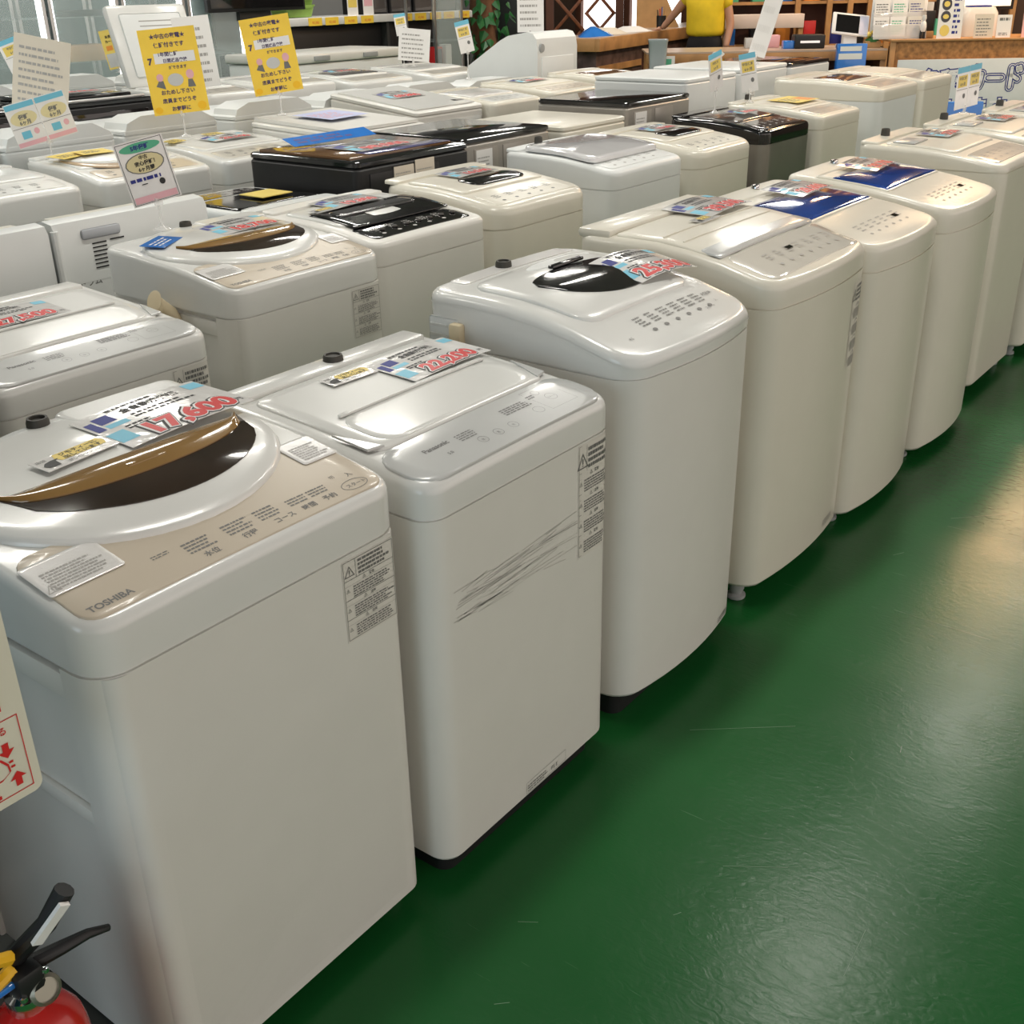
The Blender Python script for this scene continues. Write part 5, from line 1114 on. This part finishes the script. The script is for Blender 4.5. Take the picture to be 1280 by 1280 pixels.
# ------------------------------------------------------------------ the person in the yellow shirt
def skin(name, pts, edges, rad, m, parent, sub=2, root=0):
    me = bpy.data.meshes.new(name); me.from_pydata(pts, edges, []); me.materials.append(m)
    o = bpy.data.objects.new(name, me); COL.objects.link(o); o.parent = parent
    sk = o.modifiers.new('skin', 'SKIN'); sk.use_smooth_shade = True
    for i, v in enumerate(me.skin_vertices[0].data): v.radius = rad[i] if isinstance(rad[i], tuple) else (rad[i], rad[i]); v.use_root = (i == root)
    sb = o.modifiers.new('sub', 'SUBSURF'); sb.levels = sub; sb.render_levels = sub
    return o
SKINM = mat('skin', (.50, .27, .18), .5); SHIRT = mat('yellow_shirt', (.78, .56, .02), .75, var=.08, bump=.3, bscale=12); PANTS = mat('black_trousers', (.010, .010, .013), .8); HAIR = mat('black_hair', (.012, .01, .009), .5)
per = thing('person', 'person in yellow t-shirt and black trousers leaning on the wooden counter', 'person', (-6.22, 11.62, 0), math.radians(20))
# local: +x to the picture's right, -y towards the camera
V = [(0, 0, .98), (0, 0, 1.12), (-.01, 0, 1.30), (-.01, 0, 1.45), (-.01, -.01, 1.54), (-.01, -.02, 1.60), (-.01, -.03, 1.72),
     (-.2, 0, 1.46), (-.36, .08, 1.28), (-.50, .16, 1.14), (.2, 0, 1.46), (.27, -.02, 1.18), (.24, -.1, .95), (-.1, 0, .9), (-.11, -.02, .5), (-.11, .03, .09), (-.11, -.1, .04), (.1, 0, .9), (.11, -.02, .5), (.11, .03, .09), (.11, -.1, .04)]
Ed = [(0, 1), (1, 2), (2, 3), (3, 4), (4, 5), (5, 6), (3, 7), (7, 8), (8, 9), (3, 10), (10, 11), (11, 12), (0, 13), (13, 14), (14, 15), (15, 16), (0, 17), (17, 18), (18, 19), (19, 20)]
Rd = [(.12, .09), (.12, .09), (.15, .1), (.16, .1), .06, .065, .095, .06, .045, .032, .06, .045, .032, .085, .06, .045, .04, .085, .06, .045, .04]
bd = skin('body', V, Ed, Rd, SKINM, per)
sh = [(0, 0, 1.04), (0, 0, 1.14), (0, 0, 1.30), (-.01, 0, 1.44), (-.01, 0, 1.49), (-.19, 0, 1.465), (-.27, .03, 1.40), (.19, 0, 1.465), (.245, -.01, 1.32)]
skin('t_shirt', sh, [(0, 1), (1, 2), (2, 3), (3, 4), (3, 5), (5, 6), (3, 7), (7, 8)], [(.235, .165), (.225, .16), (.23, .16), (.2, .13), .085, .09, .075, .09, .08], SHIRT, per)
pv = [(0, 0, 1.16), (0, 0, .96), (-.1, 0, .86), (-.11, -.02, .5), (-.11, .02, .1), (.1, 0, .86), (.11, -.02, .5), (.11, .02, .1)]
skin('trousers', pv, [(0, 1), (1, 2), (2, 3), (3, 4), (1, 5), (5, 6), (6, 7)], [(.2, .14), (.2, .14), .115, .085, .07, .115, .085, .07], PANTS, per, root=1)
MB().lathe([(.09, 1.66), (.112, 1.70), (.115, 1.76), (.09, 1.82), (.03, 1.845)], (-.01, -.015, 0), 18).build('hair', HAIR, per)
for s_ in (-1, 1):
    MB().lathe([(.004, -.008), (.011, -.003), (.011, .003), (.004, .008)], (-.01 + s_ * .035, -.118, 1.715), 10).build('eye', BLACKM, per)
    MB().lathe([(.006, -.03), (.014, -.01), (.014, .015), (.006, .03)], (-.01 + s_ * .1, -.03, 1.71), 10).build('ear', SKINM, per)
MB().lathe([(.013, -.02), (.012, -.005), (.005, .02)], (-.01, -.128, 1.69), 10).build('nose', SKINM, per); MB().box(-.035, .015, -.118, -.105, 1.645, 1.653, .003).build('mouth', INKR, per)
def hand(side, wr, out, down):
    # palm with five bent fingers
    W = Vector(wr); o = Vector(out).normalized(); dn = Vector(down).normalized(); sd = o.cross(dn).normalized()
    P_ = [W, W + o * .05 + dn * .006]; E_ = [(0, 1)]; r_ = [.026, (.038, .018)]
    for k in range(4):
        b = W + o * .085 + sd * (.03 - .02 * k) + dn * .008; L_ = (.06, .07, .066, .05)[k]; n = len(P_)
        P_ += [b, b + o * L_ * .5 + dn * .006, b + o * L_ + dn * .02]; E_ += [(1, n), (n, n + 1), (n + 1, n + 2)]; r_ += [.011, .0095, .008]
    n = len(P_); b = W + o * .03 + sd * .035
    P_ += [b, b + o * .035 + sd * .025 + dn * .01, b + o * .06 + sd * .03 + dn * .016]; E_ += [(0, n), (n, n + 1), (n + 1, n + 2)]; r_ += [.014, .011, .009]
    skin('hand', [tuple(p) for p in P_], E_, r_, SKINM, per)
hand('left', (-.50, .16, 1.14), (-.85, .4, -.08), (0, 0, -1)); hand('right', (.24, -.1, .95), (0, -.15, -1), (-1, 0, 0))
for s_ in (-1, 1): MB().box(s_ * .11 - .05, s_ * .11 + .05, -.2, .1, 0, .08, .03).build('shoe', BLACKM, per)
